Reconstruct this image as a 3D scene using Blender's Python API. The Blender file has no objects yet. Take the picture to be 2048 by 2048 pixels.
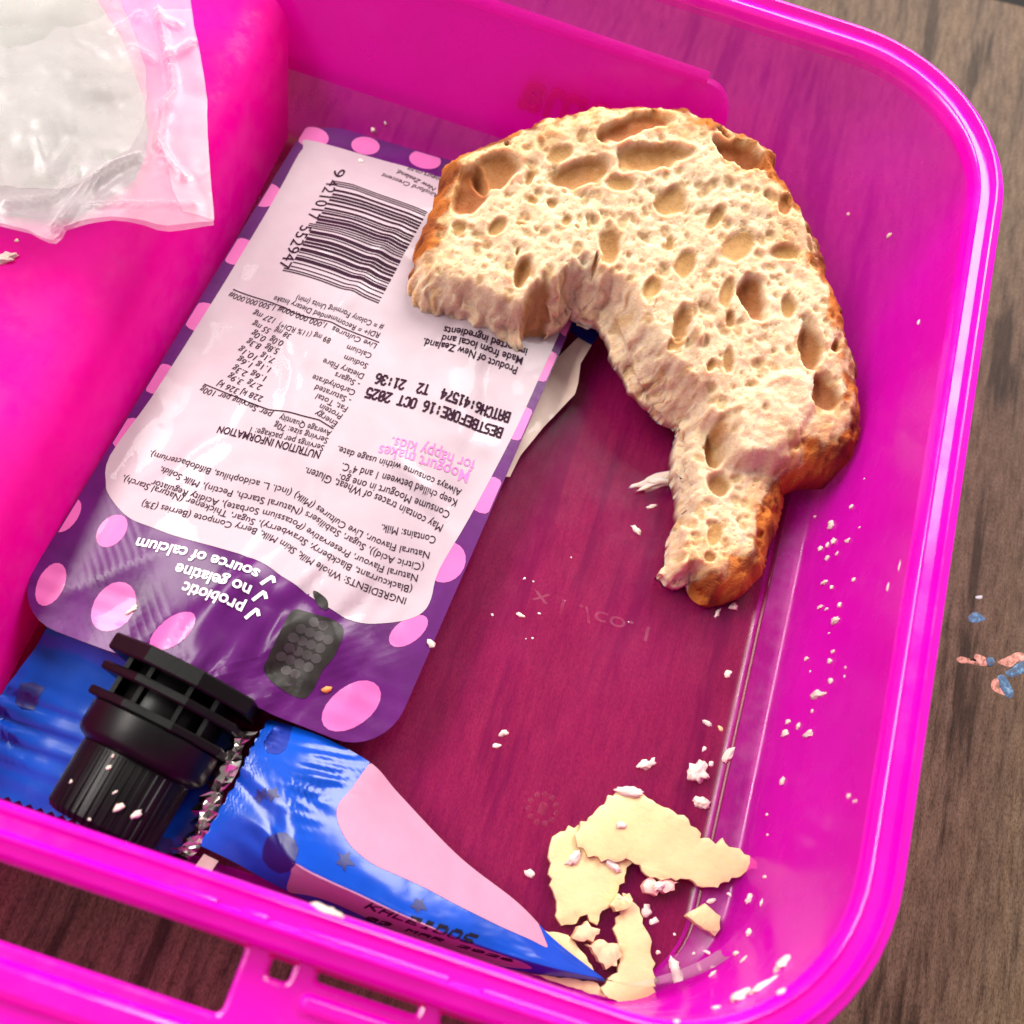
import bpy, bmesh, math, random
import numpy as np
from mathutils import Vector
from mathutils.bvhtree import BVHTree
random.seed(7)
C = bpy.context.scene.collection
SC = bpy.context.scene
MM = 0.001                                            # all modelling numbers below are millimetres

# ------------------------------------------------------------------ camera, world, lamps, exposure
TILT, ROLL, CAMZ, FPX = math.radians(24.1), math.radians(18.6), 205.0, 2200.0
_u0 = np.array([0, math.cos(TILT), math.sin(TILT)]); _x = np.array([1.0, 0, 0])
FW = np.array([0, math.sin(TILT), -math.cos(TILT)])
RT = math.cos(ROLL) * _x + math.sin(ROLL) * _u0
UP = -math.sin(ROLL) * _x + math.cos(ROLL) * _u0
CP = np.array([0, 0, CAMZ])
cam = bpy.data.cameras.new("camera"); co = bpy.data.objects.new("camera", cam); C.objects.link(co)
cam.sensor_width = 36; cam.lens = 36 * FPX / 2048; cam.clip_start = 0.01; cam.clip_end = 30
from mathutils import Matrix
M = Matrix.Identity(4)
for r in range(3):
    M[r][0], M[r][1], M[r][2], M[r][3] = RT[r], UP[r], -FW[r], CP[r] * MM
co.matrix_world = M
cam.dof.use_dof = True; cam.dof.focus_distance = 0.207; cam.dof.aperture_fstop = 18
SC.camera = co

w = bpy.data.worlds.new("World"); SC.world = w; w.use_nodes = True
w.node_tree.nodes["Background"].inputs[0].default_value = (1.0, 0.95, 0.93, 1)
w.node_tree.nodes["Background"].inputs[1].default_value = 0.26

def area(name, loc, target, sx, sy, power, col):
    l = bpy.data.lights.new(name, "AREA"); l.shape = "RECTANGLE"; l.size = sx; l.size_y = sy
    l.energy = power; l.color = col
    o = bpy.data.objects.new(name, l); C.objects.link(o); o.location = loc
    d = Vector(target) - Vector(loc); o.rotation_euler = d.to_track_quat("-Z", "Y").to_euler()
    return o
area("window_light", (0.35, 1.35, 1.15), (0, 0.1, 0), 1.1, 0.9, 42, (1.0, 0.95, 0.9))
area("side_window_light", (-0.9, 0.25, 1.15), (0, 0.1, 0), 1.2, 0.35, 23, (1.0, 0.95, 0.9))
SC.view_settings.view_transform = "Standard"; SC.view_settings.look = "None"
SC.view_settings.exposure = 0.5; SC.view_settings.gamma = 1.0
SC.cycles.use_denoising = True
SC.cycles.max_bounces = 14; SC.cycles.transparent_max_bounces = 24
SC.cycles.diffuse_bounces = 6; SC.cycles.glossy_bounces = 4; SC.cycles.transmission_bounces = 8
SC.cycles.caustics_reflective = False; SC.cycles.caustics_refractive = False
SC.cycles.sample_clamp_indirect = 6

# ------------------------------------------------------------------ helpers
def at(x, y, z=0.0, k=0.0, y0=0.0):
    """point of the plane z + k (Y - y0) seen along one sight line, used to measure where things stand"""
    d = FW + (x - 1024) / FPX * RT - (y - 1024) / FPX * UP
    t = (z - k * y0 - CAMZ + k * CP[1]) / (d[2] - k * d[1])
    return CP + d * t
def A(pts, z=0.0, k=0.0, y0=0.0): return [at(x, y, z, k, y0) for x, y in pts]
def Z(pts, x0, y0, s): return [(x0 + x * s, y0 + y * s) for x, y in pts]

ORG = {}
BV = []
def empty(name, loc, label, cat, group=None):
    o = bpy.data.objects.new(name, None); C.objects.link(o); o.empty_display_size = 0.01
    o.location = [c * MM for c in loc]; ORG[o.name] = np.array(loc, float)
    o["label"] = label; o["category"] = cat
    if group: o["group"] = group
    return o
def origin(o): return ORG[o.name]
def obj(name, verts, faces, mat, parent=None, smooth=True, label=None, cat=None, group=None, kind=None, loc=None, hit=False, mats=None):
    v = np.array(verts, float).reshape(-1, 3)
    if hit: BV.append(BVHTree.FromPolygons([tuple(p) for p in v], [tuple(f) for f in faces]))
    o = bpy.data.objects.new(name, bpy.data.meshes.new(name)); C.objects.link(o)
    if parent is not None:
        ORG[o.name] = origin(parent); o.parent = parent
    else:
        if loc is None: loc = np.array([v[:, 0].mean(), v[:, 1].mean(), v[:, 2].min()])
        ORG[o.name] = np.array(loc, float); o.location = [c * MM for c in ORG[o.name]]
    vv = (v - ORG[o.name]) * MM
    o.data.from_pydata([tuple(p) for p in vv], [], [tuple(int(i) for i in f) for f in faces])
    for m in (mats or [mat]): o.data.materials.append(m)
    if smooth: o.data.polygons.foreach_set("use_smooth", [True] * len(o.data.polygons))
    o.data.update()
    if label: o["label"] = label
    if cat: o["category"] = cat
    if group: o["group"] = group
    if kind: o["kind"] = kind
    return o
def smooth_angle(o, deg=35):
    bm = bmesh.new(); bm.from_mesh(o.data)
    for e in bm.edges:
        if len(e.link_faces) == 2 and e.calc_face_angle(0) > math.radians(deg): e.smooth = False
    bm.to_mesh(o.data); bm.free()

_lat = {}
def vnoise(x, y, scale, seed):
    """smooth lattice noise in -1..1"""
    if seed not in _lat: _lat[seed] = np.random.RandomState(seed).rand(128, 128) * 2 - 1
    L = _lat[seed]; x = np.asarray(x, float) / scale + 37.3; y = np.asarray(y, float) / scale + 51.7
    xi = np.floor(x).astype(int); yi = np.floor(y).astype(int); fx = x - xi; fy = y - yi
    fx = fx * fx * (3 - 2 * fx); fy = fy * fy * (3 - 2 * fy)
    g = lambda a, b: L[(xi + a) % 128, (yi + b) % 128]
    return (g(0, 0) * (1 - fx) + g(1, 0) * fx) * (1 - fy) + (g(0, 1) * (1 - fx) + g(1, 1) * fx) * fy
def fbm(x, y, scale, seed, n=4):
    return sum(vnoise(x, y, scale / 2 ** i, seed + i) / 2 ** i for i in range(n))
def sstep(a, b, x):
    t = np.clip((np.asarray(x, float) - a) / (b - a), 0, 1); return t * t * (3 - 2 * t)
def resample(pts, step, jit=0.0, seed=0, closed=True):
    P = [np.array(p[:2], float) for p in pts]; out = []; rs = np.random.RandomState(seed)
    n = len(P) if closed else len(P) - 1
    for i in range(n):
        a, b = P[i], P[(i + 1) % len(P)]; L = np.linalg.norm(b - a); m = max(1, int(L / step))
        nrm = np.array([-(b - a)[1], (b - a)[0]]) / max(L, 1e-6)
        for j in range(m): out.append(a + (b - a) * j / m + nrm * (rs.rand() - .5) * 2 * jit)
    if not closed: out.append(P[-1])
    return out
def spline(pts, n=8, closed=True):
    """Catmull-Rom through the points"""
    P = [np.array(p, float) for p in pts]; m = len(P); out = []
    for i in range(m if closed else m - 1):
        g = (lambda j: P[j % m]) if closed else (lambda j: P[min(max(j, 0), m - 1)])
        a, b, c, d = g(i - 1), g(i), g(i + 1), g(i + 2)
        for k in range(n):
            t = k / n
            out.append(0.5 * ((2 * b) + (c - a) * t + (2 * a - 5 * b + 4 * c - d) * t * t + (3 * b - a - 3 * c + d) * t ** 3))
    if not closed: out.append(P[-1])
    return out
def flat(loops, grid=0.0):
    """fill 2-D loops (outer outline first, then holes) and cut the fill on a grid so it can follow a curved surface"""
    bm = bmesh.new(); es = []
    for lp in loops:
        vs = [bm.verts.new((p[0], p[1], 0)) for p in lp]
        for i in range(len(vs)): es.append(bm.edges.new((vs[i], vs[(i + 1) % len(vs)])))
    bmesh.ops.triangle_fill(bm, edges=es, use_beauty=True, use_dissolve=False)
    if grid:
        xs = [v.co.x for v in bm.verts]; ys = [v.co.y for v in bm.verts]
        for ax, lo, hi in ((0, min(xs), max(xs)), (1, min(ys), max(ys))):
            c = math.floor(lo / grid) * grid + grid
            while c < hi - 1e-4:
                pc = [0, 0, 0]; pc[ax] = c; no = [0, 0, 0]; no[ax] = 1
                bmesh.ops.bisect_plane(bm, geom=bm.verts[:] + bm.edges[:] + bm.faces[:], plane_co=pc, plane_no=no)
                c += grid
    bm.normal_update()
    for f in bm.faces:
        if f.normal.z < 0: f.normal_flip()
    bm.verts.index_update()
    v = np.array([v.co[:2] for v in bm.verts]); f = [[q.index for q in p.verts] for p in bm.faces]
    bm.free(); return v, f
def join(parts):
    V = []; F = []; n = 0
    for v, f in parts:
        V.append(np.array(v, float).reshape(-1, 3)); F += [[i + n for i in q] for q in f]; n += len(V[-1])
    return np.vstack(V), F
def box(x0, x1, y0, y1, z0, z1):
    v = [(x, y, z) for z in (z0, z1) for y in (y0, y1) for x in (x0, x1)]
    return v, [(0, 2, 3, 1), (4, 5, 7, 6), (0, 1, 5, 4), (1, 3, 7, 5), (3, 2, 6, 7), (2, 0, 4, 6)]
def plate(loops, z0, z1, bev=0.5):
    """flat bar with holes: top fill, bottom fill, walls, softened top edge"""
    def inset(lp, d, hole):
        out = []; n = len(lp)
        for i in range(n):
            a, b, c = lp[i - 1], lp[i], lp[(i + 1) % n]
            t = (c - a) / max(np.linalg.norm(c - a), 1e-6); out.append(b + np.array([-t[1], t[0]]) * d)
        return out
    lps = []
    for i, lp in enumerate(loops):
        lp = [np.array(p[:2], float) for p in lp]
        ar = sum(lp[j][0] * lp[(j + 1) % len(lp)][1] - lp[(j + 1) % len(lp)][0] * lp[j][1] for j in range(len(lp)))
        if (ar > 0) == (i > 0): lp = lp[::-1]
        lps.append(lp)
    parts = []; tops = [inset(lp, bev, 0) for lp in lps]
    v, f = flat(tops); parts.append(([(a, b, z1) for a, b in v], f))
    v, f = flat(lps); parts.append(([(a, b, z0) for a, b in v], [q[::-1] for q in f]))
    for lp, tp in zip(lps, tops):
        n = len(lp)
        V = [(a, b, z0) for a, b in lp] + [(a, b, z1 - bev) for a, b in lp] + [tuple(.7 * np.array(a) + .3 * np.array(b)) + (z1 - .3 * bev,) for a, b in zip(lp, tp)] + [(a, b, z1) for a, b in tp]
        parts.append((V, [(r * n + i, r * n + (i + 1) % n, (r + 1) * n + (i + 1) % n, (r + 1) * n + i) for r in range(3) for i in range(n)]))
    return join(parts)
def rounded(x0, x1, y0, y1, r, n=6):
    out = []
    for cx, cy, a in ((x1 - r, y0 + r, -90), (x1 - r, y1 - r, 0), (x0 + r, y1 - r, 90), (x0 + r, y0 + r, 180)):
        for i in range(n + 1):
            t = math.radians(a + 90 * i / n); out.append(np.array([cx + r * math.cos(t), cy + r * math.sin(t)]))
    return out

# ------------------------------------------------------------------ materials
def mat(name):
    m = bpy.data.materials.new(name); m.use_nodes = True; nt = m.node_tree
    return m, nt, nt.nodes["Principled BSDF"], nt.nodes["Material Output"]
def N(nt, t, **kw):
    n = nt.nodes.new(t)
    for k, v in kw.items(): setattr(n, k, v)
    return n
def mmcoord(nt, scale=(1, 1, 1)):
    g = N(nt, "ShaderNodeNewGeometry"); mp = N(nt, "ShaderNodeMapping"); nt.links.new(g.outputs["Position"], mp.inputs[0])
    mp.inputs["Scale"].default_value = [1000 * s for s in scale]; return mp.outputs[0]
def noise(nt, co, scale, detail=4, rough=.55):
    n = N(nt, "ShaderNodeTexNoise"); nt.links.new(co, n.inputs["Vector"])
    n.inputs["Scale"].default_value = scale; n.inputs["Detail"].default_value = detail; n.inputs["Roughness"].default_value = rough
    return n.outputs["Fac"]
def ramp(nt, fac, stops):
    r = N(nt, "ShaderNodeValToRGB"); nt.links.new(fac, r.inputs[0]); e = r.color_ramp.elements
    while len(e) < len(stops): e.new(.5)
    for q, (p, c) in zip(e, stops): q.position = p; q.color = tuple(c) + (1,)
    return r.outputs[0]
def bump(nt, h, strength, dist, bs):
    b = N(nt, "ShaderNodeBump"); nt.links.new(h, b.inputs["Height"]); b.inputs["Strength"].default_value = strength
    b.inputs["Distance"].default_value = dist * MM; nt.links.new(b.outputs[0], bs.inputs["Normal"]); return b
def simple(name, col, rough=.5, metal=0, var=.08, nscale=.3, bumps=0, bscale=1.0, spec=.5, coat=0, sss=0, sssr=(1, .5, .3)):
    m, nt, b, out = mat(name); co = mmcoord(nt)
    f = noise(nt, co, nscale)
    c = np.array(col)
    nt.links.new(ramp(nt, f, ((.3, np.clip(c * (1 - var), 0, 1)), (.7, np.clip(c * (1 + var), 0, 1)))), b.inputs["Base Color"])
    b.inputs["Roughness"].default_value = rough; b.inputs["Metallic"].default_value = metal
    b.inputs["Specular IOR Level"].default_value = spec; b.inputs["Coat Weight"].default_value = coat
    if sss:
        b.inputs["Subsurface Weight"].default_value = 1; b.inputs["Subsurface Radius"].default_value = sssr; b.inputs["Subsurface Scale"].default_value = sss * MM
    if bumps: bump(nt, noise(nt, co, bscale, 5), .6, bumps, b)
    return m
def pink_plastic(name, tint, scat, s, rough=.22, bumps=.02, spec=1.0, smudge=1.0, transl=.32):
    """dyed clear plastic: sees through square-on, fills with dye colour where the path through it is long"""
    m, nt, b, out = mat(name); nt.nodes.remove(b); L = nt.links.new
    co = mmcoord(nt)
    tr = N(nt, "ShaderNodeBsdfTransparent"); tr.inputs[0].default_value = tuple(tint) + (1,)
    df = N(nt, "ShaderNodeBsdfDiffuse"); tl = N(nt, "ShaderNodeBsdfTranslucent")
    for q in (df, tl): q.inputs[0].default_value = tuple(scat) + (1,)
    ms = N(nt, "ShaderNodeMixShader"); ms.inputs[0].default_value = transl; L(df.outputs[0], ms.inputs[1]); L(tl.outputs[0], ms.inputs[2])
    g = N(nt, "ShaderNodeNewGeometry")
    dt = N(nt, "ShaderNodeVectorMath", operation="DOT_PRODUCT"); L(g.outputs["Incoming"], dt.inputs[0]); L(g.outputs["Normal"], dt.inputs[1])
    ab = N(nt, "ShaderNodeMath", operation="ABSOLUTE"); L(dt.outputs["Value"], ab.inputs[0])
    mx = N(nt, "ShaderNodeMath", operation="MAXIMUM"); L(ab.outputs[0], mx.inputs[0]); mx.inputs[1].default_value = .12
    iv = N(nt, "ShaderNodeMath", operation="DIVIDE"); iv.inputs[0].default_value = 1; L(mx.outputs[0], iv.inputs[1])
    pw = N(nt, "ShaderNodeMath", operation="POWER"); mo = N(nt, "ShaderNodeMapRange"); L(noise(nt, co, .045, 4, .6), mo.inputs[0]); mo.inputs[1].default_value = .3; mo.inputs[2].default_value = .7; mo.inputs[3].default_value = 1 - s * .86; mo.inputs[4].default_value = 1 - s * 1.14; L(mo.outputs[0], pw.inputs[0]); L(iv.outputs[0], pw.inputs[1])
    al = N(nt, "ShaderNodeMath", operation="SUBTRACT"); al.inputs[0].default_value = 1; L(pw.outputs[0], al.inputs[1])
    body = N(nt, "ShaderNodeMixShader"); L(al.outputs[0], body.inputs[0]); L(tr.outputs[0], body.inputs[1]); L(ms.outputs[0], body.inputs[2])
    gl = N(nt, "ShaderNodeBsdfGlossy"); rg = N(nt, "ShaderNodeMapRange"); L(noise(nt, co, .11, 6, .7), rg.inputs[0]); rg.inputs[1].default_value = .4; rg.inputs[2].default_value = .65; rg.inputs[3].default_value = rough * .8; rg.inputs[4].default_value = rough * (1 + 1.2 * smudge); L(rg.outputs[0], gl.inputs["Roughness"])
    bp = N(nt, "ShaderNodeBump"); bp.inputs["Strength"].default_value = .5; bp.inputs["Distance"].default_value = bumps * MM
    L(noise(nt, co, .35, 3), bp.inputs["Height"]); L(bp.outputs[0], gl.inputs["Normal"])
    om = N(nt, "ShaderNodeMath", operation="SUBTRACT"); om.inputs[0].default_value = 1; L(ab.outputs[0], om.inputs[1])
    p5 = N(nt, "ShaderNodeMath", operation="POWER"); L(om.outputs[0], p5.inputs[0]); p5.inputs[1].default_value = 5
    fm = N(nt, "ShaderNodeMath", operation="MULTIPLY_ADD"); L(p5.outputs[0], fm.inputs[0]); fm.inputs[1].default_value = .8 * spec; fm.inputs[2].default_value = .04 * spec
    fin = N(nt, "ShaderNodeMixShader"); L(fm.outputs[0], fin.inputs[0]); L(body.outputs[0], fin.inputs[1]); L(gl.outputs[0], fin.inputs[2])
    L(fin.outputs[0], out.inputs["Surface"]); return m
def film(name, tint, scat, s, rough=.1, spec=1.0):
    return pink_plastic(name, tint, scat, s, rough, .05, spec)

PINK = pink_plastic("pink_plastic", (.97, .46, .82), (.99, .001, .78), .25, rough=.16, spec=.6, transl=.42)
PINKC = pink_plastic("pink_plastic_clip", (.97, .30, .70), (.99, .001, .80), .62, rough=.25, transl=.68)
PINKF = pink_plastic("pink_plastic_thin_floor", (.97, .60, .75), (.99, .003, .44), .075, rough=.2, spec=.45, smudge=.2)
PINKM = pink_plastic("pink_plastic_mark", (.98, .86, .92), (.99, .15, .5), .022, rough=.25, spec=.5)
PINKT = pink_plastic("pink_plastic_thick", (.95, .30, .60), (.99, .002, .74), .5, rough=.14)
PINKD = pink_plastic("pink_plastic_emboss", (.95, .18, .45), (.96, .0, .30), .3, rough=.3)
CLEAR = film("clear_film", (.985, .975, .98), (.74, .67, .70), .17, .3, .75)
CLEARW = film("cloudy_film", (.97, .97, .97), (.45, .47, .43), .30, .4, .6)
STRIP = film("clear_strip_film", (.94, .90, .92), (.8, .72, .74), .14, .08, 2.2)
WHITE = simple("label_white", (.37, .285, .325), .5, var=.03, bumps=.02, bscale=.6, coat=.15)
PURPLE = simple("label_purple", (.075, .005, .095), .3, var=.2, nscale=.12, bumps=.05, bscale=.5, coat=.0, spec=.28)
SPOT = simple("label_pink", (.50, .09, .31), .4, var=.05, coat=.2)
INK = simple("ink_black", (.006, .004, .006), .6, var=.2, spec=.1)
INKM = simple("ink_plum", (.022, .003, .014), .6, var=.2, spec=.1)
INKP = simple("ink_pink", (.62, .12, .38), .5)
INKW = simple("ink_white", (.85, .82, .84), .45)
BERRY = simple("ink_charcoal", (.02, .018, .016), .45, var=.3, spec=.2)
BERRYL = simple("ink_charcoal_light", (.045, .038, .04), .45, var=.3, spec=.2)
BLACK = simple("black_cap_plastic", (.002, .0018, .002), .38, var=.3, bumps=.03, bscale=.8, spec=.22)
BLUE = simple("blue_foil", (.002, .050, .36), .2, var=.2, nscale=.08, bumps=.03, bscale=.4, coat=.0, spec=.35)
BLUED = simple("blue_foil_dark", (.004, .02, .25), .3, metal=.3, var=.2, coat=.4)
NAVY = simple("ink_navy", (.004, .008, .10), .4)
WPINK = simple("wrapper_pink_print", (.40, .19, .28), .55, var=.04, coat=.0, spec=.2)
CREAM = simple("wrapper_cream", (.66, .50, .42), .42, var=.06, coat=.2)
SILVER = simple("silver_foil", (.72, .68, .66), .16, metal=1, var=.1, bumps=.04, bscale=.7)
CHEESE = simple("cheese", (.64, .50, .26), .5, var=.07, nscale=.25, bumps=.16, bscale=1.1, sss=.7, sssr=(1, .7, .3), coat=.1)
CRUMBM = simple("bread_crumb_white", (.66, .54, .48), .75, var=.08, nscale=.6, bumps=.1, bscale=1.2, sss=.6)
DRYBIT = simple("bread_bit_tan", (.70, .42, .24), .7, var=.2, nscale=.5, bumps=.1, bscale=1)
INSIDE = simple("wrapped_food", (.225, .25, .21), .6, var=.22, nscale=.06, sss=3)
ORANGE = simple("orange_speck", (.75, .25, .06), .6)

def bread_mat(name, rough, bumpd, bscale, sss):
    m, nt, b, out = mat(name); L = nt.links.new
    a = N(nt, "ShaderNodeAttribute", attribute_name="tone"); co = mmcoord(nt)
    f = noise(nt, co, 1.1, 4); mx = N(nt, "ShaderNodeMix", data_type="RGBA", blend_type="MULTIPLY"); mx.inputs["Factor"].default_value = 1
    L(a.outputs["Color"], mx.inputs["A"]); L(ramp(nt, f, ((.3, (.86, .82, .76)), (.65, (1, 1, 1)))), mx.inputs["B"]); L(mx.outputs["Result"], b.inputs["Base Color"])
    b.inputs["Roughness"].default_value = rough; b.inputs["Specular IOR Level"].default_value = .25
    if sss:
        b.inputs["Subsurface Weight"].default_value = 1; b.inputs["Subsurface Radius"].default_value = (1, .55, .3); b.inputs["Subsurface Scale"].default_value = sss * MM
    bump(nt, noise(nt, co, bscale, 5), .8, bumpd, b); return m
CRUMB = bread_mat("bread_crumb", .85, .30, 2.4, 2.2)
CRUST = bread_mat("bread_crust", .72, .45, 2.2, 0)

def table_mat():
    m, nt, b, out = mat("wood_grain_table"); L = nt.links.new
    co = mmcoord(nt, (.75, .12, 1)); f = noise(nt, co, 1, 8, .76)
    rot = N(nt, "ShaderNodeMapping"); rot.inputs["Rotation"].default_value[2] = .12
    c2 = mmcoord(nt, (.16, .016, 1)); f2 = noise(nt, c2, 1, 5, .6)
    fine = noise(nt, mmcoord(nt, (3.2, 1.3, 1)), 1, 4, .75)
    base = ramp(nt, f, ((.30, (.020, .011, .006)), (.43, (.08, .048, .030)), (.58, (.122, .079, .052)), (.8, (.165, .116, .08))))
    veil = ramp(nt, f2, ((.38, (.34, .29, .25)), (.46, (.95, .95, .95)), (.7, (1.15, 1.12, 1.05))))
    gr = ramp(nt, fine, ((.36, (.34, .31, .29)), (.56, (1.12, 1.12, 1.12))))
    a = N(nt, "ShaderNodeMix", data_type="RGBA", blend_type="MULTIPLY"); a.inputs["Factor"].default_value = 1; L(base, a.inputs["A"]); L(veil, a.inputs["B"])
    c = N(nt, "ShaderNodeMix", data_type="RGBA", blend_type="MULTIPLY"); c.inputs["Factor"].default_value = .8; L(a.outputs["Result"], c.inputs["A"]); L(gr, c.inputs["B"])
    L(c.outputs["Result"], b.inputs["Base Color"]); b.inputs["Roughness"].default_value = .62; b.inputs["Specular IOR Level"].default_value = .15; bump(nt, f, .5, .12, b); return m
TABLE = table_mat()
FLOORM = simple("dark_floor", (.02, .018, .018), .8)
def paint_mat(name, a, b_, c):
    m, nt, b, out = mat(name); co = mmcoord(nt)
    nt.links.new(ramp(nt, noise(nt, co, .9, 6, .75), ((.36, (.09, .055, .035)), (.46, a), (.56, b_), (.66, c))), b.inputs["Base Color"]); b.inputs["Roughness"].default_value = .7; return m
PAINTB = paint_mat("dried_paint_blue", (.03, .07, .14), (.05, .16, .30), (.22, .32, .42))
PAINTP = paint_mat("dried_paint_coral", (.38, .16, .11), (.58, .26, .20), (.62, .42, .36))

# ------------------------------------------------------------------ table
e0, e1 = at(2003, -2), at(2048, 9); ed = (e1 - e0)[:2] / np.linalg.norm((e1 - e0)[:2]); en = np.array([-ed[1], ed[0]])
cen = e0[:2]; P4 = [cen - ed * 520, cen + ed * 320, cen + ed * 320 - en * 560, cen - ed * 520 - en * 560]
v, f = plate([resample(P4, 200)], -24, 0, 1.5)
obj("table_top", v, f, TABLE, kind="structure", smooth=False, hit=True)
v, f = box(-2500, 2500, -2500, 2500, -740, -730); obj("floor", v, f, FLOORM, kind="structure", smooth=False)
# dried paint on the table
def blob(name, pts, z0, th, m, **kw):
    P = spline([p[:2] for p in pts], 4); c = np.mean(P, axis=0); n = len(P); th *= .14
    V = [(a, b, z0) for a, b in P] + [tuple(c + (p - c) * .82) + (z0 + th * .8,) for p in P] + [tuple(c + (p - c) * .4) + (z0 + th,) for p in P] + [(c[0], c[1], z0 + th)]
    F = [(r * n + i, r * n + (i + 1) % n, (r + 1) * n + (i + 1) % n, (r + 1) * n + i) for r in range(2) for i in range(n)] + [(2 * n + i, 2 * n + (i + 1) % n, 3 * n) for i in range(n)]
    return obj(name, V, F, m, **kw)
ZP = lambda p: A(Z(p, 1850, 1100, .2071), 0)
blob("paint_fleck", ZP([(420, 640), (480, 600), (550, 630), (580, 670), (500, 700), (430, 690)]), .02, .35, PAINTB, label="small dried blue paint fleck alone on the wooden table", cat="paint fleck")
blob("paint_fleck", ZP([(490, 450), (550, 440), (545, 470), (500, 470)]), .02, .2, simple("paint_grey", (.4, .42, .45)), label="tiny pale grey paint fleck above the blue one on the table", cat="paint fleck")
blob("paint_fleck", ZP([(305, 1050), (360, 1030), (440, 1070), (520, 1075), (480, 1010), (520, 1010), (590, 1045), (600, 1110), (540, 1120), (420, 1095), (340, 1090)]), .02, .4, PAINTP, label="jagged coral dried paint smear closest to the box on the table", cat="paint fleck")
blob("paint_fleck", ZP([(590, 1050), (650, 1040), (670, 1100), (610, 1120)]), .1, .5, PAINTB, label="dark blue paint dot at the end of the coral smear", cat="paint fleck")
blob("paint_fleck", ZP([(700, 1080), (780, 1040), (880, 990), (960, 1000), (1000, 1060), (900, 1080), (830, 1130), (770, 1120)]), .02, .4, PAINTP, label="coral paint streak running along the big blue paint patch", cat="paint fleck")
blob("paint_fleck", ZP([(770, 1190), (850, 1130), (930, 1070), (1020, 1060), (1060, 1160), (940, 1190), (850, 1230)]), .03, .5, PAINTB, label="largest dried blue paint patch at the right of the table", cat="paint fleck")
blob("paint_fleck", ZP([(700, 1220), (770, 1210), (810, 1280), (860, 1380), (830, 1430), (770, 1400), (720, 1310)]), .03, .4, PAINTB, label="blue grey paint drip under the largest blue paint patch", cat="paint fleck")
blob("paint_fleck", ZP([(650, 1260), (710, 1240), (720, 1320), (770, 1400), (700, 1380), (640, 1330)]), .02, .3, PAINTP, label="pale coral paint rim on the left of the blue grey drip", cat="paint fleck")

# ------------------------------------------------------------------ lunch box
X0, X1, Y0, Y1 = -170.0, 63.7, 6.9, 190.3
lb = empty("lunch_box", (0, 95, 0), "open bright pink see through plastic lunch box on the wooden table", "lunch box")
SLANT = 23.0                                          # the back wall leans in towards the floor, leaving room for its clip
def ring(d, z, n=14):
    r = max(28 + d, 3.0); out = rounded(X0 - d, X1 + d, Y0 - d * (.3 if d < 0 else 1), Y1 + d * (.3 if d < 0 else 1.12), r, n)
    pts = []
    for i, p in enumerate(out):
        q = p.copy()
        q[1] -= 3.0 * float(sstep(38, -8, q[0])) * float(sstep(90, 190, q[1]))
        q[1] -= SLANT * min(max((46 - z) / 43, 0), 1) * float(sstep(95, 185, p[1]))
        pts.append((q[0], q[1], z))
    return pts
def loft(profile, n=14, cap0=True, cap1=True):
    R = [ring(d, z, n) for d, z in profile]; m = len(R[0]); V = [p for r in R for p in r]
    F = [(k * m + i, k * m + (i + 1) % m, (k + 1) * m + (i + 1) % m, (k + 1) * m + i) for k in range(len(R) - 1) for i in range(m)]
    F = [f[::-1] for f in F]
    if cap0: F.append(tuple(range(m)))
    if cap1: F.append(tuple((len(R) - 1) * m + i for i in range(m))[::-1])
    return V, F
inner = [(-14, 3.0), (-11.2, 3.0), (-10.6, 3.7), (-9.8, 4.1), (-5.4, 4.5), (-4.4, 5.2), (-3.3, 7.2), (-2.6, 11), (-1.9, 18), (0, 46.5)]
lip = [(0, 46.5), (.25, 48.4), (.8, 49.3), (1.15, 49.45), (1.45, 49.2), (1.8, 48.6), (3.5, 48.55), (3.8, 49.3), (4.1, 49.9), (4.4, 49.95), (4.75, 49.3), (5.0, 48.9), (6.2, 48.5), (6.8, 47.4), (6.9, 44), (6.3, 43.6), (5.9, 44), (5.8, 46.8), (2.4, 46.8), (2.0, 44)]
outer = [(2.0, 44), (.4, 16), (-.6, 8), (-2, 4), (-4.5, 1.8), (-8, 1.0), (-12, 1.0)]
V, F = loft(inner + lip[1:] + outer[1:])
# body and rim are one moulding: split them into two parts that meet at the rim's edges
m = len(ring(0, 0)); ni, nl = len(inner), len(lip)
Vb, Fb = loft(inner, cap1=False); V2, F2 = loft(outer, cap0=False)
V, F = join([(Vb, Fb), (V2, F2)])
body = obj("body", V, F, PINK, lb, hit=True, mats=[PINK, PINKF]); smooth_angle(body, 50)
for p in body.data.polygons:
    if p.center.z < .0042 and abs(p.normal.z) > .8: p.material_index = 1
V, F = loft(lip, cap0=False, cap1=False); rim = obj("rim", V, F, PINKT, lb, hit=True); smooth_angle(rim, 40)

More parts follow.
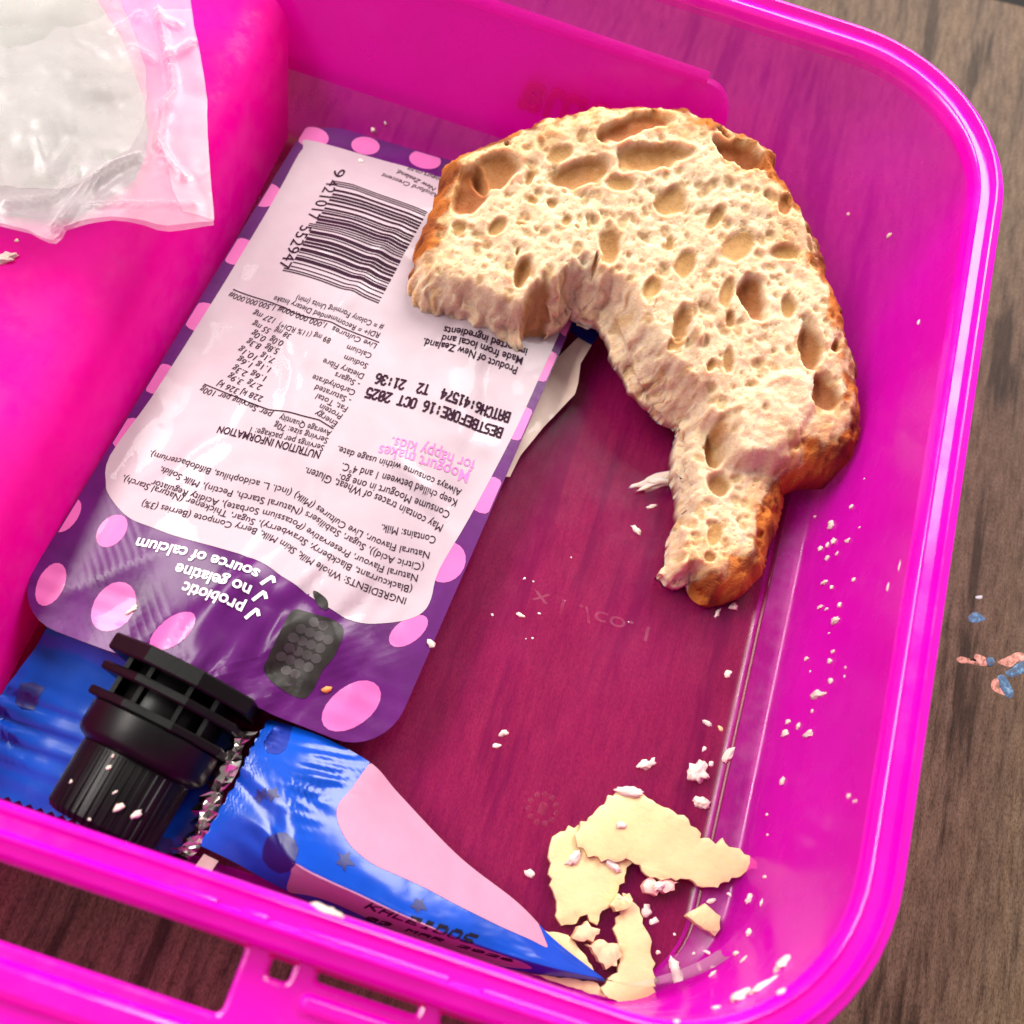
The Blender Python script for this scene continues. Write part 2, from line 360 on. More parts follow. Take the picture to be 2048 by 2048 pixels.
# raised insert on the left (the other compartment), rounded shoulder
prof = [(-75.3, 3.1), (-75.6, 5), (-78.0, 22)] + [(-78.0 - 10 * (1 - math.cos(t)), 22 + 8 * math.sin(t)) for t in np.linspace(.2, math.pi / 2, 8)] + [(-120, 30.2), (-164, 30.2)]
ys = [9.5, 12, 40, 80, 120, 150, 158, 161.0]
V = [(x, y + (max(0, z - 4) * SLANT / 43 * 1.0 if y > 140 else 0) * (y - 140) / 21, z) for y in ys for x, z in prof]; n = len(prof)
F = [(j * n + i, (j + 1) * n + i, (j + 1) * n + i + 1, j * n + i + 1) for j in range(len(ys) - 1) for i in range(n - 1)]
V += [(x + (-1.6 if x > -160 else 0), y, z - 1.6 if z > 5 else z) for x, y, z in V]; k = len(ys) * n
F += [tuple(q + k for q in f)[::-1] for f in F]
PINKR = pink_plastic("pink_plastic_dull", (.95, .30, .55), (.99, .001, .50), .5, rough=.45, spec=.22)
ins = obj("raised_compartment", V, F, PINKR, lb, hit=True)

# clip on the back wall, outside, with its raised mirrored-from-here name
yb = Y1 + 2.0 - 3.0
ycl = lambda z: yb - SLANT * min(max((46 - z) / 43, 0), 1)
def backclip():
    lp = rounded(-110, 17, 12.0, 34.0, 7, 8)
    v, f = plate([lp], 0, 2.4, .9)
    return [(x, ycl(y) + .6 + z + (3.0 * float(sstep(-8, 38, x))), y) for x, y, z in v], f
v, f = backclip(); bc = obj("back_clip", v, [q[::-1] for q in f], PINKC, lb)
for yy in (45.0,):
    v, f = box(-105, 10, ycl(34.5) + .7, ycl(34.5) + 3.2, 33.8, 35.4); obj("clip_hinge", v, f, PINKC, bc, smooth=False)

FONTC = None
def glyphs(text, bold=0.0, res=3):
    """outline of a line of print as flat triangles, left end at 0, height 1 per em"""
    cu = bpy.data.curves.new("t", "FONT"); cu.body = text; cu.size = 1; cu.resolution_u = res; cu.offset = bold; cu.fill_mode = "FRONT"; cu.dimensions = "2D"
    o = bpy.data.objects.new("t", cu); me = bpy.data.meshes.new_from_object(o)
    v = np.array([q.co[:2] for q in me.vertices]).reshape(-1, 2); f = [list(p.vertices) for p in me.polygons]
    bpy.data.objects.remove(o); bpy.data.curves.remove(cu); bpy.data.meshes.remove(me)
    if len(v): v[:, 0] -= v[:, 0].min()
    return v, f
def thick(v3, f, nrm, h):
    """give flat print a raised thickness"""
    v3 = np.array(v3); n = len(v3); V = np.vstack([v3, v3 + np.array(nrm) * h])
    from collections import Counter
    cnt = Counter(); dire = {}
    for q in f:
        for a, b in zip(q, q[1:] + q[:1]): cnt[frozenset((a, b))] += 1; dire[frozenset((a, b))] = (a, b)
    F = [q[::-1] for q in f] + [[i + n for i in q] for q in f] + [[a, b, b + n, a + n] for e, (a, b) in dire.items() if cnt[e] == 1]
    return V, F
g, gf = glyphs("sistema", .015, 5)
W = g[:, 0].max(); sx = 38.0 / W
pts = np.array([[-27.5 + (W - x) * sx, ycl(19.5 + y * 11) + .42 + 3.0 * float(sstep(-8, 38, -27.5 + (W - x) * sx)), 19.5 + y * 11] for x, y in g])
V, F = thick(pts, gf, (0, 1, 0), 3.4); obj("embossed_name", V, F, PINKD, bc, smooth=False)

# clip folded out from the front wall: hinge plate with windows
outl = [(-150, .4), (32, .4), (34, -2), (34, -60), (-150, -60)]
w1 = rounded(-92, -15.2, -9.3, .0 - .2, 1.2, 4); slot = rounded(-11.3, -8.3, -3.2, -.2, .7, 3)
w2 = rounded(-4.9, 9.4, -1.9, -.2, .6, 3); w3 = rounded(12.6, 28, -2.1, -.2, .6, 3)
V, F = plate([resample(outl, 60), w1, slot, w2, w3], 41.2, 43.6, .7)
fc = obj("front_clip", V, F, PINKT, lb); smooth_angle(fc, 40)
parts = [plate([rounded(-140, -17, -15.6, -11.0, 2.0, 4)], 43.5, 45.2, 1.2), plate([rounded(-6, 30, -6.0, -3.4, 1.2, 4)], 43.5, 44.8, .8)]
V, F = join(parts); obj("clip_ridge", V, F, PINKT, fc)
for xa, xb in ((-26, -20), (-17, -13), (-9, 12), (16, 38)):
    V, F = plate([rounded(xa, xb, 2.6, 3.9, .6, 3)], 48.7, 49.5, .4); obj("rim_rib", V, F, PINKT, rim)

# moulded marks on the floor of the box (underside lettering read from above)
def mould(text, p0, p1, hgt, z=3.02):
    a, b = at(*p0, z), at(*p1, z); d = b - a; L = np.linalg.norm(d); d /= L; n = np.array([-d[1], d[0], 0])
    g, gf = glyphs(text, 0, 3); s = L / g[:, 0].max()
    return thick([a + d * x * s - n * (y * hgt) for x, y in g], [q[::-1] for q in gf], (0, 0, 1), .25)
V, F = join([mould("x l ./co. l", (1068, 1180), (1300, 1255), 4.5)])
obj("moulded_marking", V, F, PINKM, lb, smooth=False)
c = at(1085, 1618, 3.0); parts = []
for i in range(11):
    t = i / 11 * math.tau; x, y = c[0] + 2.6 * math.cos(t), c[1] + 2.6 * math.sin(t); parts.append(plate([rounded(x - .55, x + .55, y - .55, y + .55, .4, 2)], 3.0, 3.3, .2))
parts.append(plate([rounded(c[0] - .8, c[0] + .8, c[1] - 1.2, c[1] + 1.2, .5, 2)], 3.0, 3.3, .2))
V, F = join(parts); obj("moulded_dial", V, F, PINKM, lb)

# ------------------------------------------------------------------ wrapper sheets under the pouch
def sheet(name, outline_px, zf, m, parent, grid=1.2, zplane=6.0, th=.15, **kw):
    """a film cut to an outline, its height given by zf(x, y)"""
    P = [np.array([q[0], max(q[1], 8.4)]) for q in A(outline_px, zplane)]
    v, f = flat([P], grid)
    top = np.column_stack([v, zf(v[:, 0], v[:, 1])]); bot = top - np.array([0, 0, th]); n = len(v)
    return obj(name, np.vstack([top, bot]), [list(q) for q in f] + [[i + n for i in q[::-1]] for q in f], m, parent, **kw)
def zig(a, b, n, amp):
    a, b = np.array(a, float), np.array(b, float); d = (b - a) / n; nn = np.array([-d[1], d[0]]); nn /= np.linalg.norm(nn)
    out = []
    for i in range(n): out += [tuple(a + d * i), tuple(a + d * (i + .5) + nn * amp)]
    return out
# left: crimped end of a blue wrapper, lying under the cap
lw = empty("snack_wrapper", at(150, 1450, 3), "blue foil snack wrapper end with crimped folds lying under the black cap", "wrapper")
def zlw(x, y):
    c = np.exp(-((y - 21) / 5.5) ** 2) * np.clip((-x - 38) / 14, 0, 1)
    return 6.0 + (y - 12) * .08 + 1.0 * np.sin((y + x * .06) * 1.75) * c + .5 * fbm(x, y, 14, 11) + 2.0 * sstep(33, 39, y)
ol = [(0, 1397), (112, 1258), (150, 1262), (300, 1330), (430, 1390), (470, 1480), (440, 1560), (400, 1650), (372, 1722)] + zig((372, 1722), (-20, 1590), 18, 9)[1:] + [(-20, 1590)]
o = sheet("film", ol, zlw, BLUE, lw, hit=True)
def zprint(name, poly_px, zf, m, parent, off=.1, zplane=6.0, sp=3):
    P = spline([q[:2] for q in A(poly_px, zplane)], sp) if sp else [q[:2] for q in A(poly_px, zplane)]
    v, f = flat([P], 1.2); return obj(name, np.column_stack([v, zf(v[:, 0], v[:, 1]) + off]), f, m, parent)
zprint("printed_dot", [(331 + 17 * math.cos(t), 1691 + 16 * math.sin(t)) for t in np.linspace(0, 6.28, 9)[:-1]], zlw, NAVY, lw)
zprint("printed_mark", Z([(180, 660), (270, 650), (360, 690), (270, 860), (190, 850), (120, 800)], 0, 1200, .2588), zlw, NAVY, lw, sp=0)

# middle: cream panel with a dark blue end, peeking out between pouch and bread
cw = empty("snack_wrapper", at(1090, 800, 3), "cream wrapper flap with dark blue end between pouch and bread", "wrapper")
ZE = lambda p: Z(p, 1000, 580, .2071)
zcw = lambda x, y: 5.0 + .35 * fbm(x, y, 10, 21) + .04 * (y - 90)
sheet("panel", ZE([(750, 470), (880, 545), (775, 720), (755, 900), (725, 1000), (600, 1130), (420, 1320), (300, 1470), (200, 1590), (100, 1790), (-150, 1790), (300, 900)]), zcw, CREAM, cw)
sheet("blue_end", ZE([(600, 360), (780, 180), (1000, 180), (1035, 260), (1035, 345), (880, 545), (750, 470)]), lambda x, y: zcw(x, y) + .3 + 1.2 * np.exp(-((y - 122) / 2.2) ** 2), BLUED, cw)

# ------------------------------------------------------------------ yoghurt pouch
PQ = [at(620, 238, 11), at(1243, 422, 11), at(766, 1516, 13), at(15, 1225, 13)]
PW, PL = 70.0, 127.0
def pbase(u, v):
    a = np.asarray(u, float)[..., None] / PW; b = np.asarray(v, float)[..., None] / PL
    return PQ[0] * (1 - a) * (1 - b) + PQ[1] * a * (1 - b) + PQ[2] * a * b + PQ[3] * (1 - a) * b
def ph(u, v):
    u = np.asarray(u, float); v = np.asarray(v, float)
    e = np.minimum(np.minimum(u, PW - u), np.minimum(v, PL - v))
    bul = 3.6 * sstep(3.5, 22, e)
    sp = 4.5 * np.exp(-((u - 33) / 10) ** 2) * sstep(92, 122, v)                       # film stretched over the spout
    wr = .42 * fbm(u, v, 16, 31, 3) + .34 * vnoise(u * .35 + v * .2, v, 9, 35)
    fold = .75 * np.exp(-((u - 30 + .10 * (v - 20)) / 1.6) ** 2) * sstep(14, 34, v) * sstep(75, 50, v)   # lengthwise crease through the bar code
    for cu, cv, an, ln, am in ((22, 62, 62, 30, .55), (48, 40, 100, 26, -.5), (55, 78, 35, 24, .5), (14, 90, 120, 20, .45), (40, 88, 80, 30, .4), (60, 55, 80, 30, -.4), (28, 30, 20, 18, .4)):
        ca, sa = math.cos(math.radians(an)), math.sin(math.radians(an)); a = (u - cu) * ca + (v - cv) * sa; b = -(u - cu) * sa + (v - cv) * ca + .8 * np.sin(a * .35)
        fold = fold + am * np.exp(-(b / 1.5) ** 2) * np.exp(-(a / ln * 2) ** 4)
    pk = 2.2 * np.abs(vnoise(u * 1.0 + v * .25, v * .38, 4.2, 41)) * sstep(92, 112, v) * np.exp(-((u - 42) / 16) ** 2) + .5 * np.abs(vnoise(u, v * .6, 2.2, 43)) * sstep(100, 116, v) * np.exp(-((u - 42) / 12) ** 2)   # puckers by the spout
    seal = .05 * np.sin(v * 1.7) * sstep(112, 116, v) * (np.abs(u - 33) > 12)
    return bul + sp + (wr + fold) * sstep(1, 7, e) + pk + seal
def PP(u, v, off=0.0):
    p = pbase(u, v); p[..., 2] += ph(u, v) + off; return p
CQ = np.array([p for p in PQ])
def puv(x, y, lift=3.0):
    """where on the pouch a sight line lands, by a few Newton steps"""
    u, v = 35.0, 60.0
    for _ in range(25):
        p = pbase(u, v) + np.array([0, 0, 0.0]); p[2] += float(ph(u, v)); t = at(x, y, p[2]); d = t - p
        eu = (pbase(u + .5, v) - pbase(u - .5, v)); ev = (pbase(u, v + .5) - pbase(u, v - .5))
        A2 = np.array([[eu[0], ev[0]], [eu[1], ev[1]]]); s = np.linalg.solve(A2, d[:2]); u += s[0]; v += s[1]
        u = min(max(u, -6), PW + 6); v = min(max(v, -6), PL + 6)
    return np.array([u, v])
pouch = empty("yoghurt_pouch", at(520, 800, 3), "purple and white squeeze yoghurt pouch with pink spots lying print side up", "yoghurt pouch")
outl = []
for cx, cy, r, a in ((PW - 8, 8, 8, -90), (PW - 9, PL - 9, 9, 0), (9, PL - 9, 9, 90), (8, 8, 8, 180)):
    for i in range(9):
        t = math.radians(a + 90 * i / 8); outl.append((cx + r * math.cos(t), cy + r * math.sin(t)))
v, f = flat([resample(outl, 2.0)], 1.0)
top = PP(v[:, 0], v[:, 1]); e = np.minimum(np.minimum(v[:, 0], PW - v[:, 0]), np.minimum(v[:, 1], PL - v[:, 1]))
bot = pbase(v[:, 0], v[:, 1]); bot[:, 2] -= .25 + 3.0 * sstep(4, 24, e)
n = len(v)
film_o = obj("film", np.vstack([top, bot]), [list(q)[::-1] for q in f] + [[i + n for i in q] for q in f], PURPLE, pouch, hit=True)
def stick(name, loops, m, off, grid=1.0, parent=None):
    v, f = flat(loops, grid); return obj(name, PP(v[:, 0], v[:, 1], off), [q[::-1] for q in f], m, parent or pouch)
# white information panel
pan = [(630, 283), (880, 355), (1010, 395), (1190, 447), (1150, 590), (1077, 759), (1022, 878), (938, 1037), (878, 1140), (862, 1198), (845, 1225), (812, 1240), (762, 1247), (709, 1243), (655, 1214), (576, 1160), (540, 1135), (497, 1115), (431, 1094), (360, 1075), (299, 1053), (262, 1038), (237, 1016), (218, 990), (212, 968), (220, 912), (300, 800), (371, 690), (440, 580), (509, 466), (560, 378), (590, 322), (606, 298)]
PUVP = [puv(*p) for p in pan]
panel = stick("label_panel", [spline(PUVP, 4)], WHITE, .10)
# spots
def spot(x, y, rx, ry, ang):
    c = puv(x, y); ca, sa = math.cos(math.radians(ang)), math.sin(math.radians(ang)); P = []
    for i in range(20):
        t = i / 20 * math.tau; a, b = rx * math.cos(t), ry * math.sin(t)
        P.append((min(max(c[0] + a * ca - b * sa, .25), PW - .25), min(max(c[1] + a * sa + b * ca, .25), PL - .25)))
    P2 = []
    for p in P:
        if not P2 or np.hypot(p[0] - P2[-1][0], p[1] - P2[-1][1]) > .05: P2.append(p)
    stick("printed_spot", [P2], SPOT, .06)
for s in [(135, 1031, 1.9, 3.6, 0), (224, 1062, 2.6, 3.4, 0), (102, 1169, 2.3, 4.2, -10), (228, 1215, 3.7, 4.6, 0), (345, 1262, 2.7, 4.4, 30),
          (403, 634, 3.2, 3.6, 0), (319, 758, 3.2, 3.6, 0), (258, 868, 3.2, 3.6, 0), (476, 503, 3.2, 3.6, 0), (530, 390, 3.2, 3.4, 0),
          (625, 275, 3.4, 3.0, 0), (731, 292, 3.0, 2.6, 0), (850, 320, 3.4, 2.8, 0), (960, 352, 3.2, 2.8, 0),
          (1144, 648, 3.0, 3.4, 0), (1090, 732, 3.2, 3.8, 0), (1040, 847, 3.2, 3.9, 0), (975, 990, 3.4, 4.0, 0), (893, 1125, 3.4, 4.1, 0),
          (817, 1262, 2.2, 4.0, 30), (703, 1412, 3.5, 5.6, 32)]:
    spot(*s)
# print: every line is laid between two points measured on the label
def path_line(text, pts, h=2.0, bold=.0, off=.22, res=3):
    P = np.array(spline([puv(*p) for p in pts], 10, False)); g, gf = glyphs(text, bold, res)
    ds = np.concatenate([[0], np.cumsum(np.linalg.norm(np.diff(P, axis=0), axis=1))]); t = g[:, 0] / g[:, 0].max() * ds[-1]
    base = np.column_stack([np.interp(t, ds, P[:, 0]), np.interp(t, ds, P[:, 1])]); tp = np.clip(t + .6, 0, ds[-1]); tm = np.clip(t - .6, 0, ds[-1])
    d = np.column_stack([np.interp(tp, ds, P[:, 0]) - np.interp(tm, ds, P[:, 0]), np.interp(tp, ds, P[:, 1]) - np.interp(tm, ds, P[:, 1])]); d /= np.linalg.norm(d, axis=1)[:, None]
    uv = base + np.column_stack([d[:, 1], -d[:, 0]]) * ((g[:, 1] - .34) * h)[:, None]
    return PP(uv[:, 0], uv[:, 1], off), [x for x in gf]
def line(text, p0, p1, h=2.2, bold=.0, off=.22, mid=None, res=3):
    a, b = puv(*p0), puv(*p1); g, gf = glyphs(text, bold, res)
    d = b - a; L = np.linalg.norm(d); d /= L; nrm = np.array([d[1], -d[0]]) if True else None
    s = L / g[:, 0].max(); t = g[:, 0] * s; q = (g[:, 1] - .34) * h
    bow = 0.0
    if mid is not None:
        mm = puv(*mid); k = np.dot(mm - a, d) / L; bw = np.dot(mm - a, nrm); bow = bw * (4 * (t / L) * (1 - t / L))
    uv = a + np.outer(t, d) + np.outer(q + bow, nrm)
    return PP(uv[:, 0], uv[:, 1], off), [x for x in gf]
ZA = lambda x, y: (250 + .264 * x, 560 + .264 * y)
ZB = lambda x, y: (420 + .3106 * x, 330 + .3106 * y)
ZC = lambda x, y: (640 + .2484 * x, 640 + .2484 * y)
ZD = lambda x, y: (100 + .4141 * x, 850 + .4141 * y)
T = []; TM = []; TPk = []; TW = []
def t1(lst, s, Zf, x0, y0, x1, y1, h=1.9, bold=.0, mid=None): lst.append(line(s, Zf(x0, y0), Zf(x1, y1), h, bold, mid=None if mid is None else Zf(*mid)))
t1(T, "# = Colony Forming Units (min)", ZB, 1115, 1050, 555, 860)
t1(T, "RDI+ = Recommended Dietary Intake", ZB, 1090, 1100, 410, 862, mid=(700, 965))
t1(T, "Live Cultures  1,000,000,000# 1,500,000,000#", ZB, 1068, 1170, 125, 832, mid=(600, 985))
t1(T, "Calcium", ZA, 1865, 580, 1680, 512); t1(T, "89 mg (11% RDI+)", ZA, 1555, 468, 1165, 345); t1(T, "127 mg", ZA, 1130, 312, 970, 252)
t1(T, "Sodium", ZA, 1835, 658, 1660, 588); t1(T, "38 mg", ZA, 1250, 432, 1130, 385); t1(T, "55 mg", ZA, 1095, 393, 965, 332)
t1(T, "Dietary Fibre", ZA, 1805, 735, 1500, 615); t1(T, "0.0g", ZA, 1195, 487, 1095, 452); t1(T, "0.0g", ZA, 1060, 455, 960, 402)
t1(T, "- Sugars", ZA, 1775, 798, 1590, 718); t1(T, "5.8g", ZA, 1160, 547, 1060, 510); t1(T, "8.3g", ZA, 1025, 510, 922, 468)
t1(T, "Carbohydrate", ZA, 1740, 860, 1420, 738); t1(T, "7.1g", ZA, 1128, 615, 1025, 575); t1(T, "10.1g", ZA, 990, 595, 860, 525)
t1(T, "- Saturated", ZA, 1710, 920, 1440, 815); t1(T, "1.1g", ZA, 1098, 685, 990, 642); t1(T, "1.6g", ZA, 955, 650, 850, 602)
t1(T, "Fat, Total", ZA, 1680, 985, 1450, 882); t1(T, "1.6g", ZA, 1063, 752, 950, 712); t1(T, "2.3g", ZA, 920, 718, 815, 668)
t1(T, "Protein", ZA, 1640, 1040, 1475, 958); t1(T, "2.7g", ZA, 1033, 820, 925, 778); t1(T, "3.9g", ZA, 885, 780, 780, 728)
t1(T, "Energy", ZA, 1600, 1098, 1440, 1010); t1(T, "228 kJ", ZA, 1040, 907, 880, 850); t1(T, "326 kJ", ZA, 855, 848, 705, 785)
t1(T, "Average Quantity", ZA, 1560, 1168, 1170, 1045); t1(T, "per Serving per 100g", ZA, 1105, 1030, 570, 828)
t1(T, "Serving size: 70g", ZA, 1535, 1222, 1130, 1102); t1(T, "Servings per package: 1", ZA, 1505, 1278, 950, 1138)
t1(T, "NUTRITION INFORMATION", ZA, 1478, 1330, 705, 1135, 2.3, .014)
t1(T, "Product of New Zealand.", ZC, 1585, 412, 830, 175, 2.5, .016); t1(T, "Made from local and", ZC, 1630, 335, 980, 150, 2.5, .016); t1(T, "imported ingredients", ZC, 1665, 265, 995, 80, 2.5, .016)
t1(TPk, "Moogurt makes", ZC, 1195, 1270, 470, 1055, 3.6, .004); t1(TPk, "for happy kids.", ZC, 1240, 1180, 575, 985, 3.6, .004)
t1(T, "Always consume within usage date.", ZC, 1135, 1395, 140, 1040, 2.1); t1(T, "Keep chilled between 1 and 4\u00b0C.", ZC, 1098, 1478, 175, 1180, 2.3); t1(T, "Consume Moogurt in one go.", ZC, 1040, 1575, 150, 1270, 2.3)
t1(T, "May contain traces of Wheat, Gluten.", ZD, 1893, 500, 1230, 222, 2.3); t1(T, "Contains: Milk.", ZD, 1862, 558, 1600, 498, 2.2)
T.append(path_line("Natural Flavour, Live Cultures (Milk) (incl. L. acidophilus, Bifidobacterium).", [ZD(*p) for p in [(1832, 632), (1620, 580), (1500, 528), (1400, 478), (1260, 385), (1155, 328), (960, 275), (800, 235), (480, 138)]], 1.95))
T.append(path_line("(Citric Acid)), Sugar, Stabilisers (Natural Starch, Pectin), Milk Solids,", [ZD(*p) for p in [(1805, 690), (1640, 650), (1540, 605), (1380, 520), (1240, 435), (1100, 385), (930, 345), (720, 290), (530, 215)]], 1.95))
T.append(path_line("Natural Flavour, Preservative (Potassium Sorbate), Acidity Regulator", [ZD(*p) for p in [(1775, 742), (1600, 695), (1450, 630), (1300, 550), (1180, 475), (1050, 430), (880, 395), (700, 345), (490, 280)]], 1.95))
T.append(path_line("(Blackcurrant, Blackberry, Strawberry), Sugar, Thickener (Natural Starch),", [ZD(*p) for p in [(1748, 797), (1600, 755), (1450, 690), (1300, 612), (1150, 522), (1000, 475), (800, 415), (600, 345), (350, 258)]], 1.95))
T.append(path_line("INGREDIENTS: Whole Milk, Skim Milk, Berry Compote (Berries (3%)", [ZD(*p) for p in [(1718, 852), (1560, 802), (1400, 735), (1250, 655), (1120, 572), (1000, 518), (850, 480), (650, 430), (445, 380)]], 1.95))
t1(T, "Ainsford Crescent", ZB, 1470, 205, 1105, 65, 2.0); t1(T, "New Zealand.", ZB, 1445, 160, 1200, 42, 2.0); t1(T, "moogurt.co.nz", ZB, 1530, 120, 1270, 25, 2.0)
t1(TW, "source of calcium", ZD, 1005, 728, 415, 572, 3.1, .022, mid=(730, 640)); t1(TW, "no gelatine", ZD, 965, 808, 605, 695, 3.1, .022); t1(TW, "probiotic", ZD, 930, 893, 640, 785, 3.1, .022)
# ticks
def stroke(pts, wid, off=.22):
    """a drawn line of even width laid on the pouch"""
    P = [puv(*p) for p in pts]; P = resample([(a[0], a[1]) for a in P], 1.0, closed=False); L = []; R = []
    for i, p in enumerate(P):
        d = P[min(i + 1, len(P) - 1)] - P[max(i - 1, 0)]; d /= np.linalg.norm(d); q = np.array([-d[1], d[0]]) * wid / 2; L.append(p + q); R.append(p - q)
    n = len(P); uv = np.array(L + R); return PP(uv[:, 0], uv[:, 1], off), [[i, i + 1, n + i + 1, n + i] for i in range(n - 1)]
def tick(p0, p1, h=3.0):
    a, b = puv(*p0), puv(*p1); d = (b - a) / np.linalg.norm(b - a); nn = np.array([d[1], -d[0]])
    q = [a + d * x * h + nn * (y - .3) * h for x, y in ((-1.0, .34), (-.80, .04), (-.72, .02), (-.34, .72))]
    P = resample([(c[0], c[1]) for c in q], .5, closed=False); L = []; R_ = []
    for i, p in enumerate(P):
        e = P[min(i + 1, len(P) - 1)] - P[max(i - 1, 0)]; e /= np.linalg.norm(e); k = np.array([-e[1], e[0]]) * .3; L.append(p + k); R_.append(p - k)
    n = len(P); uv = np.array(L + R_); return PP(uv[:, 0], uv[:, 1], .22), [[i, i + 1, n + i + 1, n + i] for i in range(n - 1)]
TW += [tick(ZD(1005, 728), ZD(800, 662)), tick(ZD(965, 808), ZD(800, 757)), tick(ZD(930, 893), ZD(780, 838))]
for pts in ([ZB(1090, 1145), ZB(850, 1050), ZB(720, 1000), ZB(620, 980), ZB(540, 955), ZB(400, 890), ZB(150, 803)], [ZA(1580, 1130), ZA(1470, 1062), ZA(1290, 1015), ZA(1090, 985), ZA(940, 930), ZA(780, 865), ZA(600, 790)]):
    T.append(stroke(pts, .22))
# bar code 9 421017 552947
Lc = ["0001101", "0011001", "0010011", "0111101", "0100011", "0110001", "0101111", "0111011", "0110111", "0001011"]
inv = lambda s: "".join("1" if c == "0" else "0" for c in s)
first = "LGGLGL"
code = "101"
for ch, pt in zip("421017", first): s = Lc[int(ch)]; code += s if pt == "L" else inv(s)[::-1]
code += "01010" + "".join(inv(Lc[int(ch)]) for ch in "552947") + "101"
c0, c1, c2, c3 = puv(*ZB(832, 110)), puv(*ZB(1400, 305)), puv(*ZB(1085, 895)), puv(*ZB(500, 690))
i = 0
while i < 95:
    if code[i] == "1":
        j = i
        while j < 95 and code[j] == "1": j += 1
        guard = i < 3 or 45 <= i < 50 or i >= 92
        a, b = i / 95, j / 95; st = -.06 if guard else 0.0
        V = []; nseg = 24
        for k in range(nseg + 1):
            t = st + (1 - st) * k / nseg
            for q in (a + .001, b - .001): V.append((c0 + (c3 - c0) * q) * (1 - t) + (c1 + (c2 - c1) * q) * t)
        V = np.array(V); T.append((PP(V[:, 0], V[:, 1], .22), [[2 * k, 2 * k + 1, 2 * k + 3, 2 * k + 2] for k in range(nseg)])); i = j
    else: i += 1
for s, p0, p1 in (("9", (845, 30), (812, 80)), ("421017", (800, 100), (655, 350)), ("552947", (625, 395), (470, 668))):
    t1(T, s, ZB, *p0, *p1, 3.6)
def dots(text, p0, p1, h, on, dotr=.5):
    """ink-jet dot-matrix line"""
    FM = {"A": "0E11111F111111", "B": "1E11111E11111E", "C": "0E11101010110E", "D": "1E11111111111E", "E": "1F10101E10101F", "F": "1F10101E101010", "G": "0E11101713110F", "H": "1111111F111111", "I": "0E04040404040E", "K": "11121418141211", "L": "1010101010101F", "M": "111B1515111111", "O": "0E11111111110E", "R": "1E11111E141211", "S": "0F10100E01011E", "T": "1F040404040404", "0": "0E11131519110E", "1": "040C040404040E", "2": "0E11010204081F", "3": "0E11010601110E", "4": "02060A121F0202", "5": "1F101E0101110E", "6": "0608101E11110E", "7": "1F010204080808", "8": "0E11110E11110E", ":": "00040400040400", " ": "00000000000000"}
    parts = []; cell = 1 / (len(text) * 6 - 1)
    for ci, ch in enumerate(text):
        bits = FM[ch]
        for r in range(7):
            row = int(bits[2 * r:2 * r + 2], 16)
            for c in range(5):
                if row >> (4 - c) & 1: parts.append(on((ci * 6 + c + .5) * cell, ((6 - r) / 6 - .5) * h, dotr))
    return parts
def on_pouch(p0, p1):
    a, b = puv(*p0), puv(*p1); d = (b - a); nn = d / np.linalg.norm(d); nrm = np.array([nn[1], -nn[0]])
    def f(t, y, r):
        c = a + d * t + nrm * y; uv = np.array([c + r * .42 * np.array([math.cos(q), math.sin(q)]) for q in np.linspace(0, math.tau, 7)[:-1]])
        return PP(uv[:, 0], uv[:, 1], .23), [[0, 1, 2, 3, 4, 5]]
    return f
for s, p0, p1 in (("BATCH6:41574  T2  21:36", (1525, 790), (450, 470)), ("BESTBEFORE:16 OCT 2025", (1465, 915), (375, 585))):
    T += dots(s, ZC(*p0), ZC(*p1), 2.1, on_pouch(ZC(*p0), ZC(*p1)), .6)
V, F = join(T); obj("printed_text", V, F, INKM, panel, smooth=False)
V, F = join(TPk); obj("printed_slogan", V, F, INKP, panel, smooth=False)
V, F = join(TW); obj("printed_claims", V, F, INKW, film_o, smooth=False)
# plain dark berry print with a leaf
ZR = lambda p: [puv(0 + .4658 * x, 600 + .4658 * y) for x, y in p]
stick("printed_berry", [spline(ZR([(1305, 1335), (1470, 1400), (1440, 1520), (1385, 1590), (1340, 1680), (1290, 1710), (1180, 1650), (1135, 1590), (1150, 1540), (1200, 1430), (1250, 1340)]), 5)], BERRY, .12)
for i in range(6):
    for j in range(4):
        ca, cb = .13 + j * .235 + (i % 2) * .05, .1 + i * .155; cx, cy = 1305 + ca * 165 - cb * 165, 1335 + ca * 65 + cb * 262
        if i in (0, 5) and j in (0, 3): continue
        stick("printed_drupelet", [ZR([(cx + 24 * math.cos(q), cy + 22 * math.sin(q)) for q in np.linspace(0, 6.28, 11)[:-1]])], BERRYL, .19, 2.0)
stick("printed_leaf", [spline(ZR([(1345, 1250), (1370, 1258), (1405, 1290), (1405, 1330), (1370, 1315), (1350, 1280)]), 4)], BERRY, .17)

# spout and cap
S0, S1 = PP(35.0, PL - 1.0), None
ax0 = at(373, 1360, 15); ax1 = at(199, 1656, 13); AX = (ax1 - ax0) / np.linalg.norm(ax1 - ax0)
SD = np.cross(AX, [0, 0, 1]); SD /= np.linalg.norm(SD); UPv = np.cross(SD, AX)
def tube(prof, n=48, shape=None, a0=0.0):
    """lathe along the spout axis; prof = [(distance, radius)]"""
    V = []; m = len(prof)
    for d, r in prof:
        for i in range(n):
            t = a0 + i / n * math.tau; rr = r * (shape(t, d) if shape else 1); V.append(ax0 + AX * d + SD * math.cos(t) * rr + UPv * math.sin(t) * rr)
    F = [(k * n + i, (k + 1) * n + i, (k + 1) * n + (i + 1) % n, k * n + (i + 1) % n) for k in range(m - 1) for i in range(n)]
    F += [tuple(range(n)), tuple((m - 1) * n + i for i in range(n))[::-1]]; return V, F
octa = lambda flat_: (lambda t, d: 1.0)
LEN = float(np.linalg.norm(ax1 - ax0))
sc = lambda d: d
